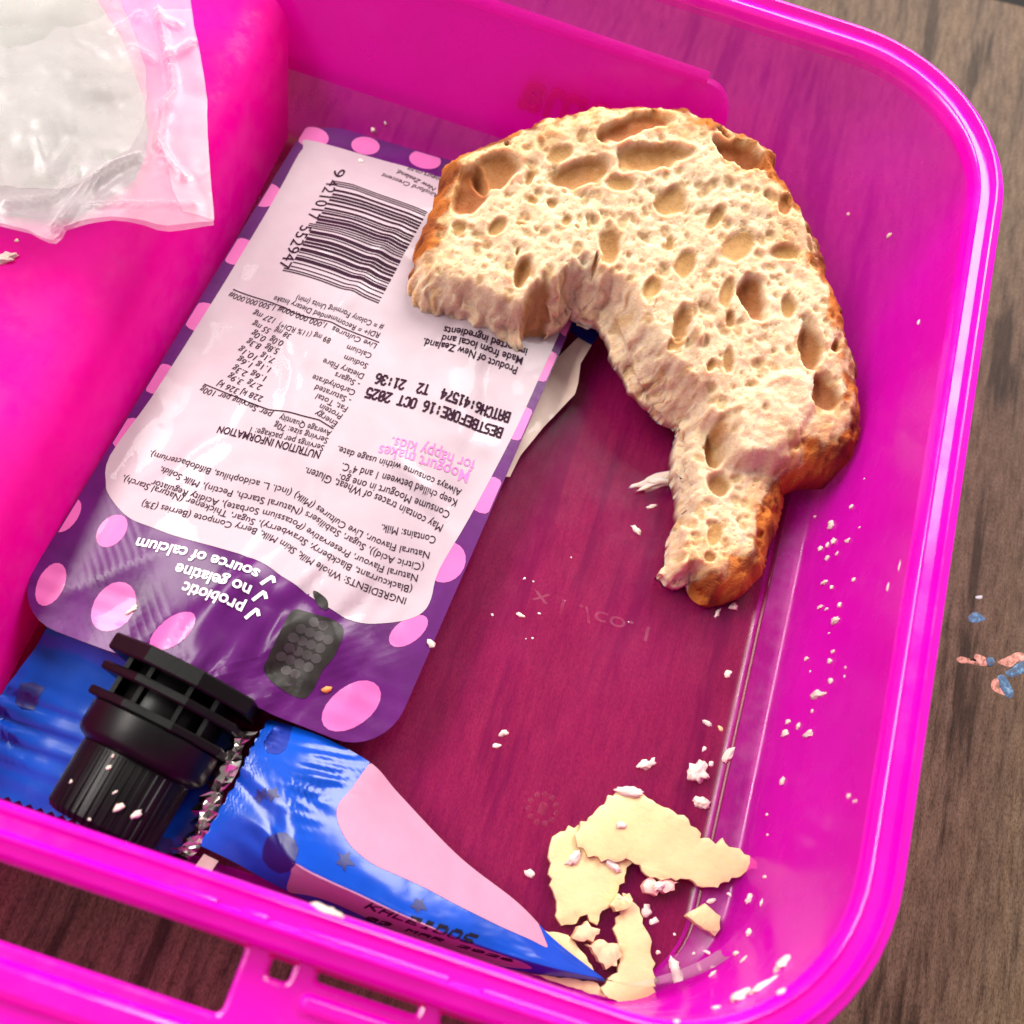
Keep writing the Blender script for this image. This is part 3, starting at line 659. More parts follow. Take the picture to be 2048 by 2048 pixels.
def oblong(t, d): return 1 / math.sqrt((math.cos(t)) ** 2 + (math.sin(t) / .86) ** 2)     # flanges are wider than tall
sp = obj("spout", *tube([(-1.5, 8), (9, 8.4), (10.5, 8.0)], 32), BLACK, pouch, hit=False)
for d, r in ((-1.6, 14.4), (3.2, 13.7), (7.6, 13.4)):
    k_ = 2.9 if d < 0 else 1.5
    V, F = tube([(d, r - .3), (d + .3, r), (d + k_ - .3, r), (d + k_, r - .3)], 8, oblong, math.pi / 8)
    o = obj("spout_flange", V, F, BLACK, sp, smooth=False, hit=True)
parts = []
for q in (-8.0, -3.6, 3.6, 8.0):
    v, f = box(-.4, .4, 0, 1, 0, 1); vv = []
    for x, y, z in v:
        d = -1.0 + y * 9.2; hh = (-1 + 2 * z) * 9.0 * math.sqrt(max(.05, 1 - (q / 13) ** 2)); vv.append(ax0 + AX * d + SD * (q + x) + UPv * hh)
    parts.append((vv, f))
V, F = join(parts); obj("spout_rib", V, F, BLACK, sp, smooth=False)
cap = obj("cap", *tube([(9.2, 11.1), (9.4, 11.45), (13.8, 11.45), (14.6, 11.0), (15.5, 9.7)], 64), BLACK, pouch, hit=True); smooth_angle(cap, 40)
flute = lambda t, d: 1.0 + .028 * (1 if math.sin(t * 40) > 0 else -1) * min(1, max(0, (d - 16) * 2))
o = obj("cap_grip", *tube([(15.0, 9.3), (15.8, 9.6), (LEN - .8, 9.2), (LEN, 8.6), (LEN + .3, 7.8)], 320, flute), BLACK, cap, hit=True); smooth_angle(o, 30)

# ------------------------------------------------------------------ right wrapper: folded tent, torn serrated end on the left
rw = empty("snack_wrapper", at(800, 1750, 3), "blue and pink folded snack wrapper tapering to a point beside the cheese", "wrapper")
K = dict(n=24)
cA = spline([at(x, y, z) for x, y, z in ((535, 1437, 11), (640, 1472, 12), (742, 1526, 11), (800, 1590, 9), (917, 1712, 8), (1033, 1803, 7), (1110, 1880, 6), (1208, 1957, 5))], 20, False)
cB = spline([at(x, y, z) for x, y, z in ((470, 1560, 14), (540, 1640, 16), (586, 1724, 18), (726, 1794, 17), (840, 1846, 15), (959, 1891, 12), (1090, 1932, 9), (1211, 1960, 5.2))], 20, False)
cC = spline([at(x, y, z) for x, y, z in ((398, 1690, 13), (470, 1725, 11), (560, 1775, 8), (680, 1830, 6), (800, 1880, 5.5), (920, 1915, 5.2), (1060, 1945, 5), (1209, 1963, 4.6))], 20, False)
cC = [np.array([p[0], max(p[1], 8.9), p[2]]) for p in cC]; NS = len(cA)
def RW(s, t, off=0.0):
    """s 0..1 along the wrapper, t 0 upper edge .. .6 ridge .. 1 lower edge"""
    s = np.clip(np.asarray(s, float), 0, 1); t = np.asarray(t, float); q = s * (NS - 1); i = np.clip(q.astype(int), 0, NS - 2); fr = (q - i)[..., None]
    g = lambda c: np.array(c)[i] * (1 - fr) + np.array(c)[i + 1] * fr
    a, b, c = g(cA), g(cB), g(cC); tt = t[..., None]
    m1 = a + (b - a) * (tt / .6); m2 = b + (c - b) * ((tt - .6) / .4); p = np.where(tt < .6, m1, m2)
    soft = np.exp(-((t - .6) / .08) ** 2); p[..., 2] += off - 1.0 * soft * (1 - s)
    bulge = np.sin(np.clip(t / .6, 0, 1) * math.pi) * 1.6 * (1 - s) + .12 * fbm(s * 90, t * 40, 9, 51)
    cr = np.exp(-((s - .20) / .075) ** 2) * 2.4 * (np.abs(vnoise(t * 30 + s * 26, s * 7, 1.0, 55)) - .3) * np.exp(-((t - .25) / .26) ** 2) + np.exp(-((s - .03) / .03) ** 2) * .35 * np.sin(s * 520) + np.exp(-((s - .16) / .06) ** 2) * .6 * np.sin(t * 30 + 4 * s) * np.exp(-((t - .75) / .15) ** 2)
    p[..., 2] += bulge + cr * .5; return p
ns, ntt = 150, 60
ser = lambda t: .012 * abs(((t * 11) % 1) * 2 - 1)
G = [[(ser(t) + (1 - ser(t)) * s, t) for t in np.linspace(0, 1, ntt)] for s in np.linspace(0, 1, ns)]
st = np.array(G).reshape(-1, 2); V = RW(st[:, 0], st[:, 1]); F = [(i * ntt + j, i * ntt + j + 1, (i + 1) * ntt + j + 1, (i + 1) * ntt + j) for i in range(ns - 1) for j in range(ntt - 1)]
Vb = V.copy(); Vb[:, 2] -= .12; n = len(V)
# which part of the film carries which print: upper pink panel, lower pink panel, blue elsewhere
def panelmask(s, t):
    up = (t < .60 * (1 - .62 * sstep(.2, .45, s) * 1) + .0) & (s > .20)
    return up
o = obj("film", np.vstack([V, Vb]), [q for q in F] + [tuple(i + n for i in q[::-1]) for q in F], BLUE, rw, hit=True)
def rwst(x, y):
    """wrapper coordinates of a sight line by search on the surface grid"""
    w_ = V - CP; d = w_ @ FW; X = 1024 + FPX * (w_ @ RT) / d; Y = 1024 - FPX * (w_ @ UP) / d
    i = int(np.argmin((X - x) ** 2 + (Y - y) ** 2)); return st[i]
def rprint(name, px, m, off=.08, sp=4, grid=.02):
    P = [rwst(*p) for p in px]; P = [np.array([p[0], 0.0 if p[1] < .13 else 1.0 if p[1] > .9 else p[1]]) for p in P]; Q = [P[0]]
    for p in P[1:]:
        if np.linalg.norm(p - Q[-1]) > 1e-3: Q.append(p)
    if sp: Q = spline(Q, sp)
    Q = [np.array([min(max(q[0], 0), 1), min(max(q[1], .0), 1)]) for q in Q]; R = [Q[0]]
    for p in Q[1:]:
        if np.linalg.norm(p - R[-1]) > 1e-3: R.append(p)
    v, f = flat([R], grid); return obj(name, RW(v[:, 0], v[:, 1], off), f, m, rw)
Z8 = lambda p: Z(p, 400, 1300, .4658)
rprint("pink_panel", Z8([(735, 490), (690, 540), (640, 600), (600, 650), (582, 700), (600, 770), (660, 855), (760, 920), (880, 980), (1000, 1040), (1150, 1115), (1300, 1190), (1420, 1245), (1490, 1275), (1440, 1200), (1360, 1080), (1240, 1000), (1110, 910), (1000, 820), (900, 700), (800, 610)]), WPINK)
rprint("pink_panel", Z8([(402, 912), (480, 955), (600, 1010), (720, 1065), (850, 1125), (1000, 1190), (1200, 1272), (1380, 1340), (1420, 1370), (1250, 1350), (1050, 1290), (850, 1215), (640, 1115), (500, 1065), (385, 1020), (388, 960)]), WPINK)
def star(cx, cy, r):
    return [(cx + (r if i % 2 == 0 else r * .45) * math.cos(i * math.pi / 5 + .4), cy + (r if i % 2 == 0 else r * .45) * math.sin(i * math.pi / 5 + .4)) for i in range(10)]
for x, y, r in ((620, 905, 46), (940, 1095, 40), (260, 625, 40), (310, 620, 34)): rprint("printed_star", Z8(star(x, y, r)), NAVY, .1, 0)
rprint("printed_dot", Z8([(345 + 78 * math.cos(t), 870 + 88 * math.sin(t)) for t in np.linspace(0, 6.2, 12)]), NAVY, .1, 0)
rprint("printed_dot", Z8([(325 + 48 * math.cos(t), 400 + 52 * math.sin(t)) for t in np.linspace(0, 6.2, 12)]), BLUED, .1, 0)
# stamped code on the lower face
def on_wrap(p0, p1, hdir):
    a, b = np.array(rwst(*p0)), np.array(rwst(*p1))
    def f(t, y, r):
        c = a + (b - a) * t; uv = np.array([(c[0] + .0035 * r * math.cos(q), c[1] - y * hdir + .028 * r * math.sin(q)) for q in np.linspace(0, math.tau, 7)[:-1]]); return RW(uv[:, 0], uv[:, 1], .16), [[5, 4, 3, 2, 1, 0]]
    return f
parts = dots("KALEIDOS", None, None, 1.15, on_wrap(Z8([(718, 1098)])[0], Z8([(1172, 1250)])[0], .10), .85) + dots("03 MAR 2026", None, None, 1.0, on_wrap(Z8([(712, 1150)])[0], Z8([(1350, 1338)])[0], .075), .8)
V_, F_ = join(parts); obj("stamped_code", V_, F_, INK, rw, smooth=False)
# crumpled silver lining along the torn edge
pts = [(505, 1455), (480, 1490), (455, 1550), (425, 1610), (405, 1660), (378, 1705), (360, 1722)]; zz = [9, 11, 12, 12, 11, 9, 8]
cl = spline([at(x, y, z) for (x, y), z in zip(pts, zz)], 4, False); V_ = []; rs = np.random.RandomState(3); nw = 4
for i, p in enumerate(cl):
    wd = 3.6 + .9 * math.sin(i * 1.1); sgn = 1 if i % 2 else -1
    for j in range(nw): V_.append(p + np.array([-.95, -.25, 0]) * (j / (nw - 1) - .3) * (wd + (.8 * sgn if j == nw - 1 else 0)) + np.array([rs.uniform(-.35, .35), rs.uniform(-.35, .35), sgn * (.75 if j in (1, 2) else .25) + rs.uniform(-.3, .3) - .9 * (j == nw - 1)]))
F_ = [(i * nw + j, i * nw + j + 1, (i + 1) * nw + j + 1, (i + 1) * nw + j) for i in range(len(cl) - 1) for j in range(nw - 1)]
obj("silver_lining", V_, F_, SILVER, rw, smooth=False)
sheet("white_tab", [(408, 1708), (437, 1722), (420, 1750), (385, 1745)], lambda x, y: 9 + 0 * x, CREAM, rw, zplane=9)
# ------------------------------------------------------------------ bread
def hf_bread(name, poly, zt, k, y0, holes, pores, root, res=.42, seed=1, Hc=9.0, wc=7.0, thick_=13.0, minz=3.3, foot=8.5, drop=11.0, slope=5.2, flaps=(), tail=None):
    """slice of open-crumb bread: poly = (x, y, 'c' crust | 't' torn) points of its outline in turn"""
    P = [at(x, y, zt - (3.5 if ty == "c" else foot if ty == "t" else 4.5), k, y0)[:2] for x, y, ty in poly]; ty = [q[2] for q in poly]
    rs = np.random.RandomState(seed); Q = []; tq = []
    for i in range(len(P)):
        a, b = P[i], P[(i + 1) % len(P)]; L = np.linalg.norm(b - a); m = max(1, int(L / .9)); nr = np.array([-(b - a)[1], (b - a)[0]]) / L
        for j in range(m): Q.append(a + (b - a) * j / m + nr * (rs.rand() - .5) * (.6 if ty[i] != "c" else .35)); tq.append(ty[i])
    Q = np.array(Q); n = len(Q); lo, hi = Q.min(0) - 1, Q.max(0) + 1
    xs = np.arange(lo[0], hi[0], res); ys = np.arange(lo[1], hi[1], res); X, Y = np.meshgrid(xs, ys, indexing="ij")
    ins = np.zeros(X.shape, bool); dc = np.full(X.shape, 99.0); dt = np.full(X.shape, 99.0); du = np.full(X.shape, 99.0)
    for i in range(n):
        (xa, ya), (xb, yb_) = Q[i], Q[(i + 1) % n]
        cond = ((ya > Y) != (yb_ > Y)); 
        if ya != yb_: ins ^= cond & (X < (xb - xa) * (Y - ya) / (yb_ - ya) + xa)
        dx, dy = xb - xa, yb_ - ya; t = np.clip(((X - xa) * dx + (Y - ya) * dy) / (dx * dx + dy * dy + 1e-9), 0, 1)
        d = np.hypot(X - xa - t * dx, Y - ya - t * dy)
        if tq[i] == "c": dc = np.minimum(dc, d)
        elif tq[i] == "t": dt = np.minimum(dt, d)
        else: du = np.minimum(du, d)
    zpl = zt + k * (Y - y0)
    if tail:
        TP = [at(x, y, zt - 3, k, y0)[:2] for x, y in tail]; ti = np.zeros(X.shape, bool); td = np.full(X.shape, 99.0)
        for i in range(len(TP)):
            (xa, ya), (xb, yb_) = TP[i], TP[(i + 1) % len(TP)]; dx, dy = xb - xa, yb_ - ya
            if ya != yb_: ti ^= ((ya > Y) != (yb_ > Y)) & (X < dx * (Y - ya) / dy + xa)
            t = np.clip(((X - xa) * dx + (Y - ya) * dy) / (dx * dx + dy * dy), 0, 1); td = np.minimum(td, np.hypot(X - xa - t * dx, Y - ya - t * dy))
        td = np.where(ti, td, -td) + .8 * fbm(X, Y, 4, seed + 61, 3)
        stepd = sstep(-.5, 1.5, td); zpl = zpl * (1 - stepd) + np.minimum(zpl, 12.8 + .10 * (Y - 90)) * stepd
    big = .7 * fbm(X, Y, 13, seed + 5, 3)
    h = big.copy()
    dcn = np.clip(dc + .5 * vnoise(X, Y, 3, seed + 9), 0, 99)
    h -= Hc * (1 - np.sqrt(np.clip(1 - (1 - np.clip(dcn / wc, 0, 1)) ** 2, 0, 1)))
    wt = slope * (1 + .18 * fbm(X, Y, 4, seed + 11, 2)) 
    torn = 1 - sstep(0, 1, dt / np.clip(wt, 1.2, 9)); tu_ = 1 - sstep(0, 1, du / 2.6); h -= np.maximum(torn * drop, tu_ * 6.0); torn = np.maximum(torn, tu_)
    h += torn * (1 - torn) * 4 * (1.2 * vnoise(X, Y, 1.0, seed + 13) + .8 * vnoise(X, Y, 2.2, seed + 14)) * drop / 11
    hole = np.zeros(X.shape); pore = np.zeros(X.shape); hue = np.zeros(X.shape)
    for (px_, py_, ra, rb, ang, dep, tone) in holes:
        c = at(px_, py_, zt, k, y0)[:2]; t = math.radians(ang); wob = 1 + .34 * fbm(X, Y, 4.5, int(px_) % 97, 2)
        a = ((X - c[0]) * math.cos(t) + (Y - c[1]) * math.sin(t)) / ra; b = (-(X - c[0]) * math.sin(t) + (Y - c[1]) * math.cos(t)) / rb
        r2 = (a * a + b * b) / wob ** 2; q = np.clip(1 - r2, 0, 1); s = np.sqrt(q) if False else np.minimum(1, q * 1.7) * .45 + q * .55
        h -= .78 * dep * s; ed = sstep(0, .5, q); hole = np.maximum(hole, ed); hue = np.where(ed > .02, np.maximum(hue, tone * ed), hue)
        h += .2 * np.exp(-((r2 - 1.15) / .18) ** 2)
    calm = np.zeros(X.shape)
    for (px_, py_, ra, rb, ang, up_) in flaps:
        c = at(px_, py_, zt, k, y0)[:2]; t = math.radians(ang); a = ((X - c[0]) * math.cos(t) + (Y - c[1]) * math.sin(t)) / ra; b = (-(X - c[0]) * math.sin(t) + (Y - c[1]) * math.cos(t)) / rb
        q = sstep(1.25, .8, np.sqrt(a * a + b * b) + .16 * fbm(X, Y, 5, seed + 51, 2)); h += up_ * q; calm = np.maximum(calm, q)
    hole *= 1 - .9 * calm
    for _ in range(pores):
        i, j = rs.randint(0, X.shape[0]), rs.randint(0, X.shape[1])
        if not ins[i, j] or rs.rand() < calm[i, j] * .85: continue
        r = .24 + 1.05 * rs.rand() ** 3.4; ra = r * (1 + .8 * rs.rand()); cx, cy = X[i, j], Y[i, j]; R = int(ra * 1.6 / res) + 2
        s0, s1 = slice(max(0, i - R), i + R), slice(max(0, j - R), j + R); t = rs.rand() * 3.14
        a = ((X[s0, s1] - cx) * math.cos(t) + (Y[s0, s1] - cy) * math.sin(t)) / ra; b = (-(X[s0, s1] - cx) * math.sin(t) + (Y[s0, s1] - cy) * math.cos(t)) / r
        q = np.clip(1 - a * a - b * b, 0, 1); h[s0, s1] -= (.16 + .40 * r) * np.minimum(1, q * 1.3) * (1 - hole[s0, s1]); pore[s0, s1] = np.maximum(pore[s0, s1], q)
    h += (.32 * fbm(X, Y, 1.5, seed + 17, 2) + .16 * (rs.rand(*X.shape) - .5)) * (1 - .75 * hole)
    crusty = np.clip(1 - dcn / 6.2 + .4 * fbm(X, Y, 3.5, seed + 19, 3) - torn * .3, 0, 1)
    pits = sstep(.35, .75, vnoise(X, Y, 1.1, seed + 23)) * sstep(.25, .6, crusty)
    h -= .5 * pits
    z = np.maximum(zpl + h, minz + .3)
    zb = np.maximum(zpl - thick_ + 1.0 * fbm(X, Y, 9, seed + 29, 2), minz); zb = np.minimum(zb, z - .3)
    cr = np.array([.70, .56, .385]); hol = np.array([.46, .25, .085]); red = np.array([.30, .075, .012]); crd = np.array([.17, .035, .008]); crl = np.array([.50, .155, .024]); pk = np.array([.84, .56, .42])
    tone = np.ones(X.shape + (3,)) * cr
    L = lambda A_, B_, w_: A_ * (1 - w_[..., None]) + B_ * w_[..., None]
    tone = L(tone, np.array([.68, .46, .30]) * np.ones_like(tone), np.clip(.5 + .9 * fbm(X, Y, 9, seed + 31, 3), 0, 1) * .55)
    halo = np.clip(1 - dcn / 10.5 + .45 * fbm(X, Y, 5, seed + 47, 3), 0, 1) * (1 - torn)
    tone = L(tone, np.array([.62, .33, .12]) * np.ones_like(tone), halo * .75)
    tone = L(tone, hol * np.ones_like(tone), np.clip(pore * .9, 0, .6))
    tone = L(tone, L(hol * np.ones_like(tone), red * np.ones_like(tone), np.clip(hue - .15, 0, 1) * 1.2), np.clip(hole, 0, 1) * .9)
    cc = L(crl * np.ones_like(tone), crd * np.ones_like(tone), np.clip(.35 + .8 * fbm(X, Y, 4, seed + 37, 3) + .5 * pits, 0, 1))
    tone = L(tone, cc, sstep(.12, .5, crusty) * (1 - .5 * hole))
    idx = -np.ones(X.shape, int); cell = ins[:-1, :-1] & ins[1:, :-1] & ins[1:, 1:] & ins[:-1, 1:]
    used = np.zeros(X.shape, bool); used[:-1, :-1] |= cell; used[1:, :-1] |= cell; used[1:, 1:] |= cell; used[:-1, 1:] |= cell
    idx[used] = np.arange(used.sum()); NV = used.sum()
    # pull the outermost row of vertices onto the outline so the edge does not step
    VX, VY = X[used].copy(), Y[used].copy()
    nb = cell.astype(int); cnt = np.zeros(X.shape, int); cnt[:-1, :-1] += nb; cnt[1:, :-1] += nb; cnt[1:, 1:] += nb; cnt[:-1, 1:] += nb
    bd = (cnt[used] < 4)
    for q in np.where(bd)[0]:
        w_ = np.argmin((Q[:, 0] - VX[q]) ** 2 + (Q[:, 1] - VY[q]) ** 2); best = None
        for o_ in (-1, 0):
            a, b = Q[(w_ + o_) % n], Q[(w_ + o_ + 1) % n]; d = b - a; t = min(1, max(0, np.dot(np.array([VX[q], VY[q]]) - a, d) / (d @ d + 1e-9))); p = a + d * t; dd = (p[0] - VX[q]) ** 2 + (p[1] - VY[q]) ** 2
            if best is None or dd < best[0]: best = (dd, p)
        VX[q], VY[q] = best[1]
    tu = torn[used] * (~bd); zu = z[used]; sx_ = X[used] + Y[used] * .7
    VX = VX + tu * (1.2 * vnoise(sx_, zu, 2.4, seed + 41) + .8 * vnoise(sx_, zu, 1.2, seed + 42)); VY = VY + tu * (1.2 * vnoise(sx_, zu, 2.2, seed + 43) + .8 * vnoise(sx_, zu, 1.1, seed + 44))
    Vt = np.column_stack([VX, VY, zu]); Vbt = np.column_stack([VX, VY, zb[used]]); tn = tone[used]; cv = crusty[used]
    I, J = np.where(cell); qd = np.column_stack([idx[I, J], idx[I + 1, J], idx[I + 1, J + 1], idx[I, J + 1]])
    allF = [tuple(q) for q in qd]; from collections import Counter
    ed = {}
    for q in allF:
        for a, b in zip(q, q[1:] + q[:1]):
            if (b, a) in ed: del ed[(b, a)]
            else: ed[(a, b)] = 1
    sk = [(b, a, a + NV, b + NV) for a, b in ed]
    Vall = np.vstack([Vt, Vbt]); tall = np.vstack([tn, tn * .96]); iscr = np.concatenate([cv > .32, cv > .32])
    BV.append(BVHTree.FromPolygons([tuple(p) for p in Vt], allF))
    groups = {"crust": [], "crumb": []}
    for q in allF: groups["crust" if iscr[list(q)].sum() >= 3 else "crumb"].append(q)
    for q in sk: groups["crust" if iscr[q[0]] else "crumb"].append(q)
    for q in allF: groups["crust" if iscr[list(q)].sum() >= 3 else "crumb"].append(tuple(i + NV for i in q[::-1]))
    for nm, fs in groups.items():
        if not fs: continue
        ids = sorted({i for q in fs for i in q}); mp = {a: b for b, a in enumerate(ids)}
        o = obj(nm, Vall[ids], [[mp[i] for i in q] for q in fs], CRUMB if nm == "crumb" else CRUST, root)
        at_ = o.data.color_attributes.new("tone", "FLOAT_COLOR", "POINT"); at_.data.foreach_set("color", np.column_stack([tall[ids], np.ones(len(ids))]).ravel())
br = empty("bread_slice", at(1300, 600, 3), "bitten arch of white crusty bread slice propped on the pouch and box wall", "bread slice")
Z5 = lambda x, y: (750 + .5694 * x, 150 + .5694 * y)
outline = [(100, 610, "c"), (150, 540, "c"), (205, 430, "c"), (240, 300, "c"), (330, 245, "c"), (450, 190, "c"), (600, 130, "c"), (760, 98, "c"), (950, 85, "c"), (1090, 92, "c"), (1200, 130, "c"), (1300, 190, "c"), (1400, 230, "c"), (1440, 250, "c"), (1420, 320, "c"), (1490, 420, "c"), (1560, 560, "c"), (1620, 720, "c"), (1670, 860, "c"), (1710, 1000, "c"), (1735, 1150, "c"), (1720, 1250, "c"), (1690, 1330, "c"), (1640, 1385, "c"), (1540, 1390, "c"),
           (1490, 1398, "c"), (1475, 1480, "c"), (1450, 1560, "c"), (1420, 1640, "c"), (1375, 1740, "c"), (1320, 1800, "c"), (1250, 1835, "c"), (1180, 1845, "c"), (1130, 1830, "u"), (1110, 1770, "u"), (1060, 1790, "u"), (1005, 1745, "u"), (1040, 1690, "u"), (1050, 1600, "u"), (1085, 1540, "u"), (1095, 1440, "u"), (1080, 1340, "u"), (1088, 1260, "u"), (1080, 1210, "t"), (1030, 1185, "t"), (960, 1130, "t"), (900, 1090, "t"), (890, 1030, "t"), (840, 970, "t"), (830, 900, "t"), (790, 850, "t"), (700, 810, "t"), (640, 870, "t"), (560, 920, "t"), (510, 960, "t"), (430, 940, "t"), (300, 890, "t"), (200, 880, "t"), (120, 860, "t"), (95, 790, "t"), (80, 700, "t")]
H = lambda x, y, a, b, an, d, t: Z5(x, y) + (a, b, an, d, t)
HQ = lambda x, y, a, b, an, d, t: Z5(x, y) + (a * .0504, b * .0504, an + 18.6, d, t)
holes = [HQ(*q) for q in ((335, 405, 100, 78, 60, 4.2, .95), (420, 325, 84, 72, 30, 3.6, .7), (895, 180, 165, 50, 20, 3.6, .95), (725, 335, 118, 55, 12, 3.2, .5), (990, 275, 155, 60, 8, 3.2, .4), (1310, 268, 112, 50, -20, 5.5, 1.0), (1238, 182, 36, 20, -30, 2.2, 1.0),
         (1040, 430, 58, 60, 0, 2.0, .15), (1195, 502, 66, 36, 55, 1.8, .2), (830, 592, 80, 42, 82, 2.4, .35), (778, 640, 46, 16, 80, 2.0, .3), (655, 270, 58, 40, 10, 1.0, .0), (870, 375, 62, 34, 0, 1.2, .1), (1280, 592, 92, 56, 28, 1.2, .05), (1445, 612, 56, 34, 0, 1.6, .2), (1452, 440, 56, 30, 75, 2.4, .8),
         (1092, 662, 60, 38, 70, 1.4, .1), (975, 740, 60, 48, 60, 1.8, .1), (1330, 775, 82, 68, 110, 4.5, .85), (1455, 802, 46, 30, 90, 1.6, .2), (1238, 762, 60, 28, 70, 1.4, .15), (1078, 872, 84, 46, 68, 3.0, .5), (1530, 945, 126, 60, 98, 4.2, .75), (1585, 1110, 104, 58, 116, 4.2, .9), (1240, 1000, 60, 30, 92, 1.0, .35), (1622, 945, 34, 22, 80, 2.4, 1),
         (520, 690, 66, 34, 60, 3.4, .6), (585, 780, 84, 66, 50, 3.4, .35), (1228, 1262, 92, 44, 75, 3.0, .5), (545, 350, 34, 16, 70, 1.4, .3), (622, 440, 28, 20, 10, 1.4, .2), (556, 432, 20, 18, 0, 1.2, .2), (470, 232, 24, 18, 0, 1.4, .95), (675, 505, 30, 22, 50, 1.4, .2), (425, 530, 44, 28, 40, 1.6, .2), (300, 530, 34, 26, 0, 1.4, .2), (712, 530, 16, 14, 0, 1.2, .2), (510, 520, 18, 10, 0, 1.0, .2), (500, 620, 28, 14, 80, 1.2, .3), (1040, 580, 34, 16, 80, 1.2, .2), (1180, 1020, 34, 20, 60, 1.6, .3), (1050, 945, 44, 26, 30, 1.6, .25), (1250, 850, 40, 24, 80, 2.0, .6), (1240, 1415, 56, 62, 80, 2.6, .35), (1200, 1600, 54, 26, 70, 1.4, .2), (1180, 1690, 26, 24, 0, 1.2, .5), (1085, 1790, 44, 28, 60, 3, .7))]
hf_bread("bread", [Z5(x, y) + (t,) for x, y, t in outline], 19.0, .32, 108, holes, 2600, br, seed=101, res=.36, tail=[Z5(*q) for q in ((1000, 1215), (1130, 1190), (1200, 1225), (1240, 1300), (1275, 1352), (1400, 1372), (1500, 1392), (1700, 1500), (1400, 2000), (900, 2000), (950, 1400))], flaps=[Z5(1390, 1190) + (190 * .0504, 112 * .0504, 40 + 18.6 - 90 + 90, 1.5), Z5(1125, 910) + (44 * .0504, 26 * .0504, 130, 2.2)])
# ------------------------------------------------------------------ cheese
def slab(name, poly, zb, th, m, parent=None, jag=.36, seed=1, tiltx=0.0, tilty=0.0, grid=1.6, **kw):
    """a cut piece with uneven edges; poly in mm"""
    P = resample(poly, .75, jag * 1.25, seed); P = [np.array(p) for p in P]; c = np.mean(P, axis=0)
    v, f = flat([P], grid); n = len(v)
    ar = sum(P[j][0] * P[(j + 1) % len(P)][1] - P[(j + 1) % len(P)][0] * P[j][1] for j in range(len(P))); Q = P if ar > 0 else P[::-1]
    d = np.full(n, 99.0)
    for i in range(len(Q)):
        a, b = Q[i], Q[(i + 1) % len(Q)]; e = b - a; t = np.clip(((v - a) @ e) / (e @ e + 1e-9), 0, 1); d = np.minimum(d, np.linalg.norm(v - a - np.outer(t, e), axis=1))
    rim_ = (1 - sstep(0, .5, d)) * .4
    base = zb + tiltx * (v[:, 0] - c[0]) + tilty * (v[:, 1] - c[1])
    top = base + th - rim_ * min(1, th / 2.5) + .22 * fbm(v[:, 0], v[:, 1], 7, seed, 3)
    parts = [(np.column_stack([v, top]), f), (np.column_stack([v, base]), [q[::-1] for q in f])]
    m_ = len(Q); bz = lambda p: zb + tiltx * (p[0] - c[0]) + tilty * (p[1] - c[1])
    qa = np.array([p for p in Q]); tz = np.array([bz(p) for p in Q])
    dtop = tz + th - .4 * min(1, th / 2.5) + .22 * fbm(qa[:, 0], qa[:, 1], 7, seed, 3)
    parts.append((np.vstack([np.column_stack([qa, tz]), np.column_stack([qa, dtop])]), [(i, (i + 1) % m_, m_ + (i + 1) % m_, m_ + i) for i in range(m_)]))
    V, F = join(parts); return obj(name, V, F, m, parent, hit=True, **kw)
ZG = lambda p, z: [np.array([q[0], max(q[1], 9.4)]) for q in A(Z(p, 1060, 1500, .3106), z)]   # nothing may pass the front wall
gC = "torn cheese pieces in the front corner of the box"
slab("cheese_piece", ZG([(320, 485), (260, 490), (145, 550), (140, 650), (135, 760), (142, 860), (175, 940), (180, 1060), (210, 1120), (300, 1105), (370, 1068), (430, 1115), (480, 1040), (510, 1000), (570, 930), (640, 790), (655, 690), (600, 600), (480, 520)], 5.5), 3.1, 1.45, CHEESE, seed=5, label="yellow cheese slice with rough left edge lying partly under the widest piece", cat="cheese", group=gC)
slab("cheese_piece", ZG([(525, 290), (600, 260), (680, 225), (745, 280), (800, 320), (900, 380), (1000, 420), (1060, 470), (1110, 530), (1115, 570), (1170, 560), (1210, 590), (1250, 570), (1330, 630), (1400, 660), (1470, 715), (1475, 750), (1400, 790), (1290, 830), (1200, 890), (1100, 860), (1020, 825), (900, 830), (800, 800), (700, 720), (640, 690), (560, 705), (480, 705), (400, 670), (330, 610), (305, 560), (330, 480), (420, 400), (500, 340)], 8), 4.9, 1.45, CHEESE, seed=6, tiltx=.03, tilty=.03, label="widest yellow cheese slice lying on top with a pointed right tip", cat="cheese", group=gC)
slab("cheese_piece", ZG([(625, 905), (690, 990), (740, 1080), (780, 1200), (800, 1300), (810, 1450), (815, 1560), (760, 1650), (700, 1690), (620, 1640), (540, 1640), (480, 1580), (460, 1530), (520, 1480), (570, 1430), (592, 1300), (570, 1200), (555, 1150), (580, 1080), (600, 1020)], 5.5), 3.2, 1.45, CHEESE, seed=7, tilty=-.08, label="crescent shaped yellow cheese piece curving down to the front wall", cat="cheese", group=gC)
slab("cheese_piece", ZG([(510, 1005), (560, 1050), (610, 1020), (660, 965), (640, 925), (600, 950), (570, 925)], 6), 3.6, 3.0, CHEESE, seed=8, label="small hooked cheese scrap joining the rough slice and the crescent", cat="cheese", group=gC)
slab("cheese_piece", ZG([(1005, 1060), (1130, 985), (1230, 1070), (1222, 1150), (1192, 1195), (1120, 1150)], 6), 4.1, 2.2, CHEESE, seed=9, jag=.12, label="small five sided cheese bit lying alone in the corner", cat="cheese", group=gC)
slab("cheese_piece", ZG([(90, 1160), (250, 1190), (330, 1285), (400, 1385), (418, 1445), (300, 1420), (120, 1300)], 5.0), 3.1, 1.7, CHEESE, seed=10, jag=.12, label="cheese strip showing above the tip of the folded wrapper", cat="cheese", group=gC)
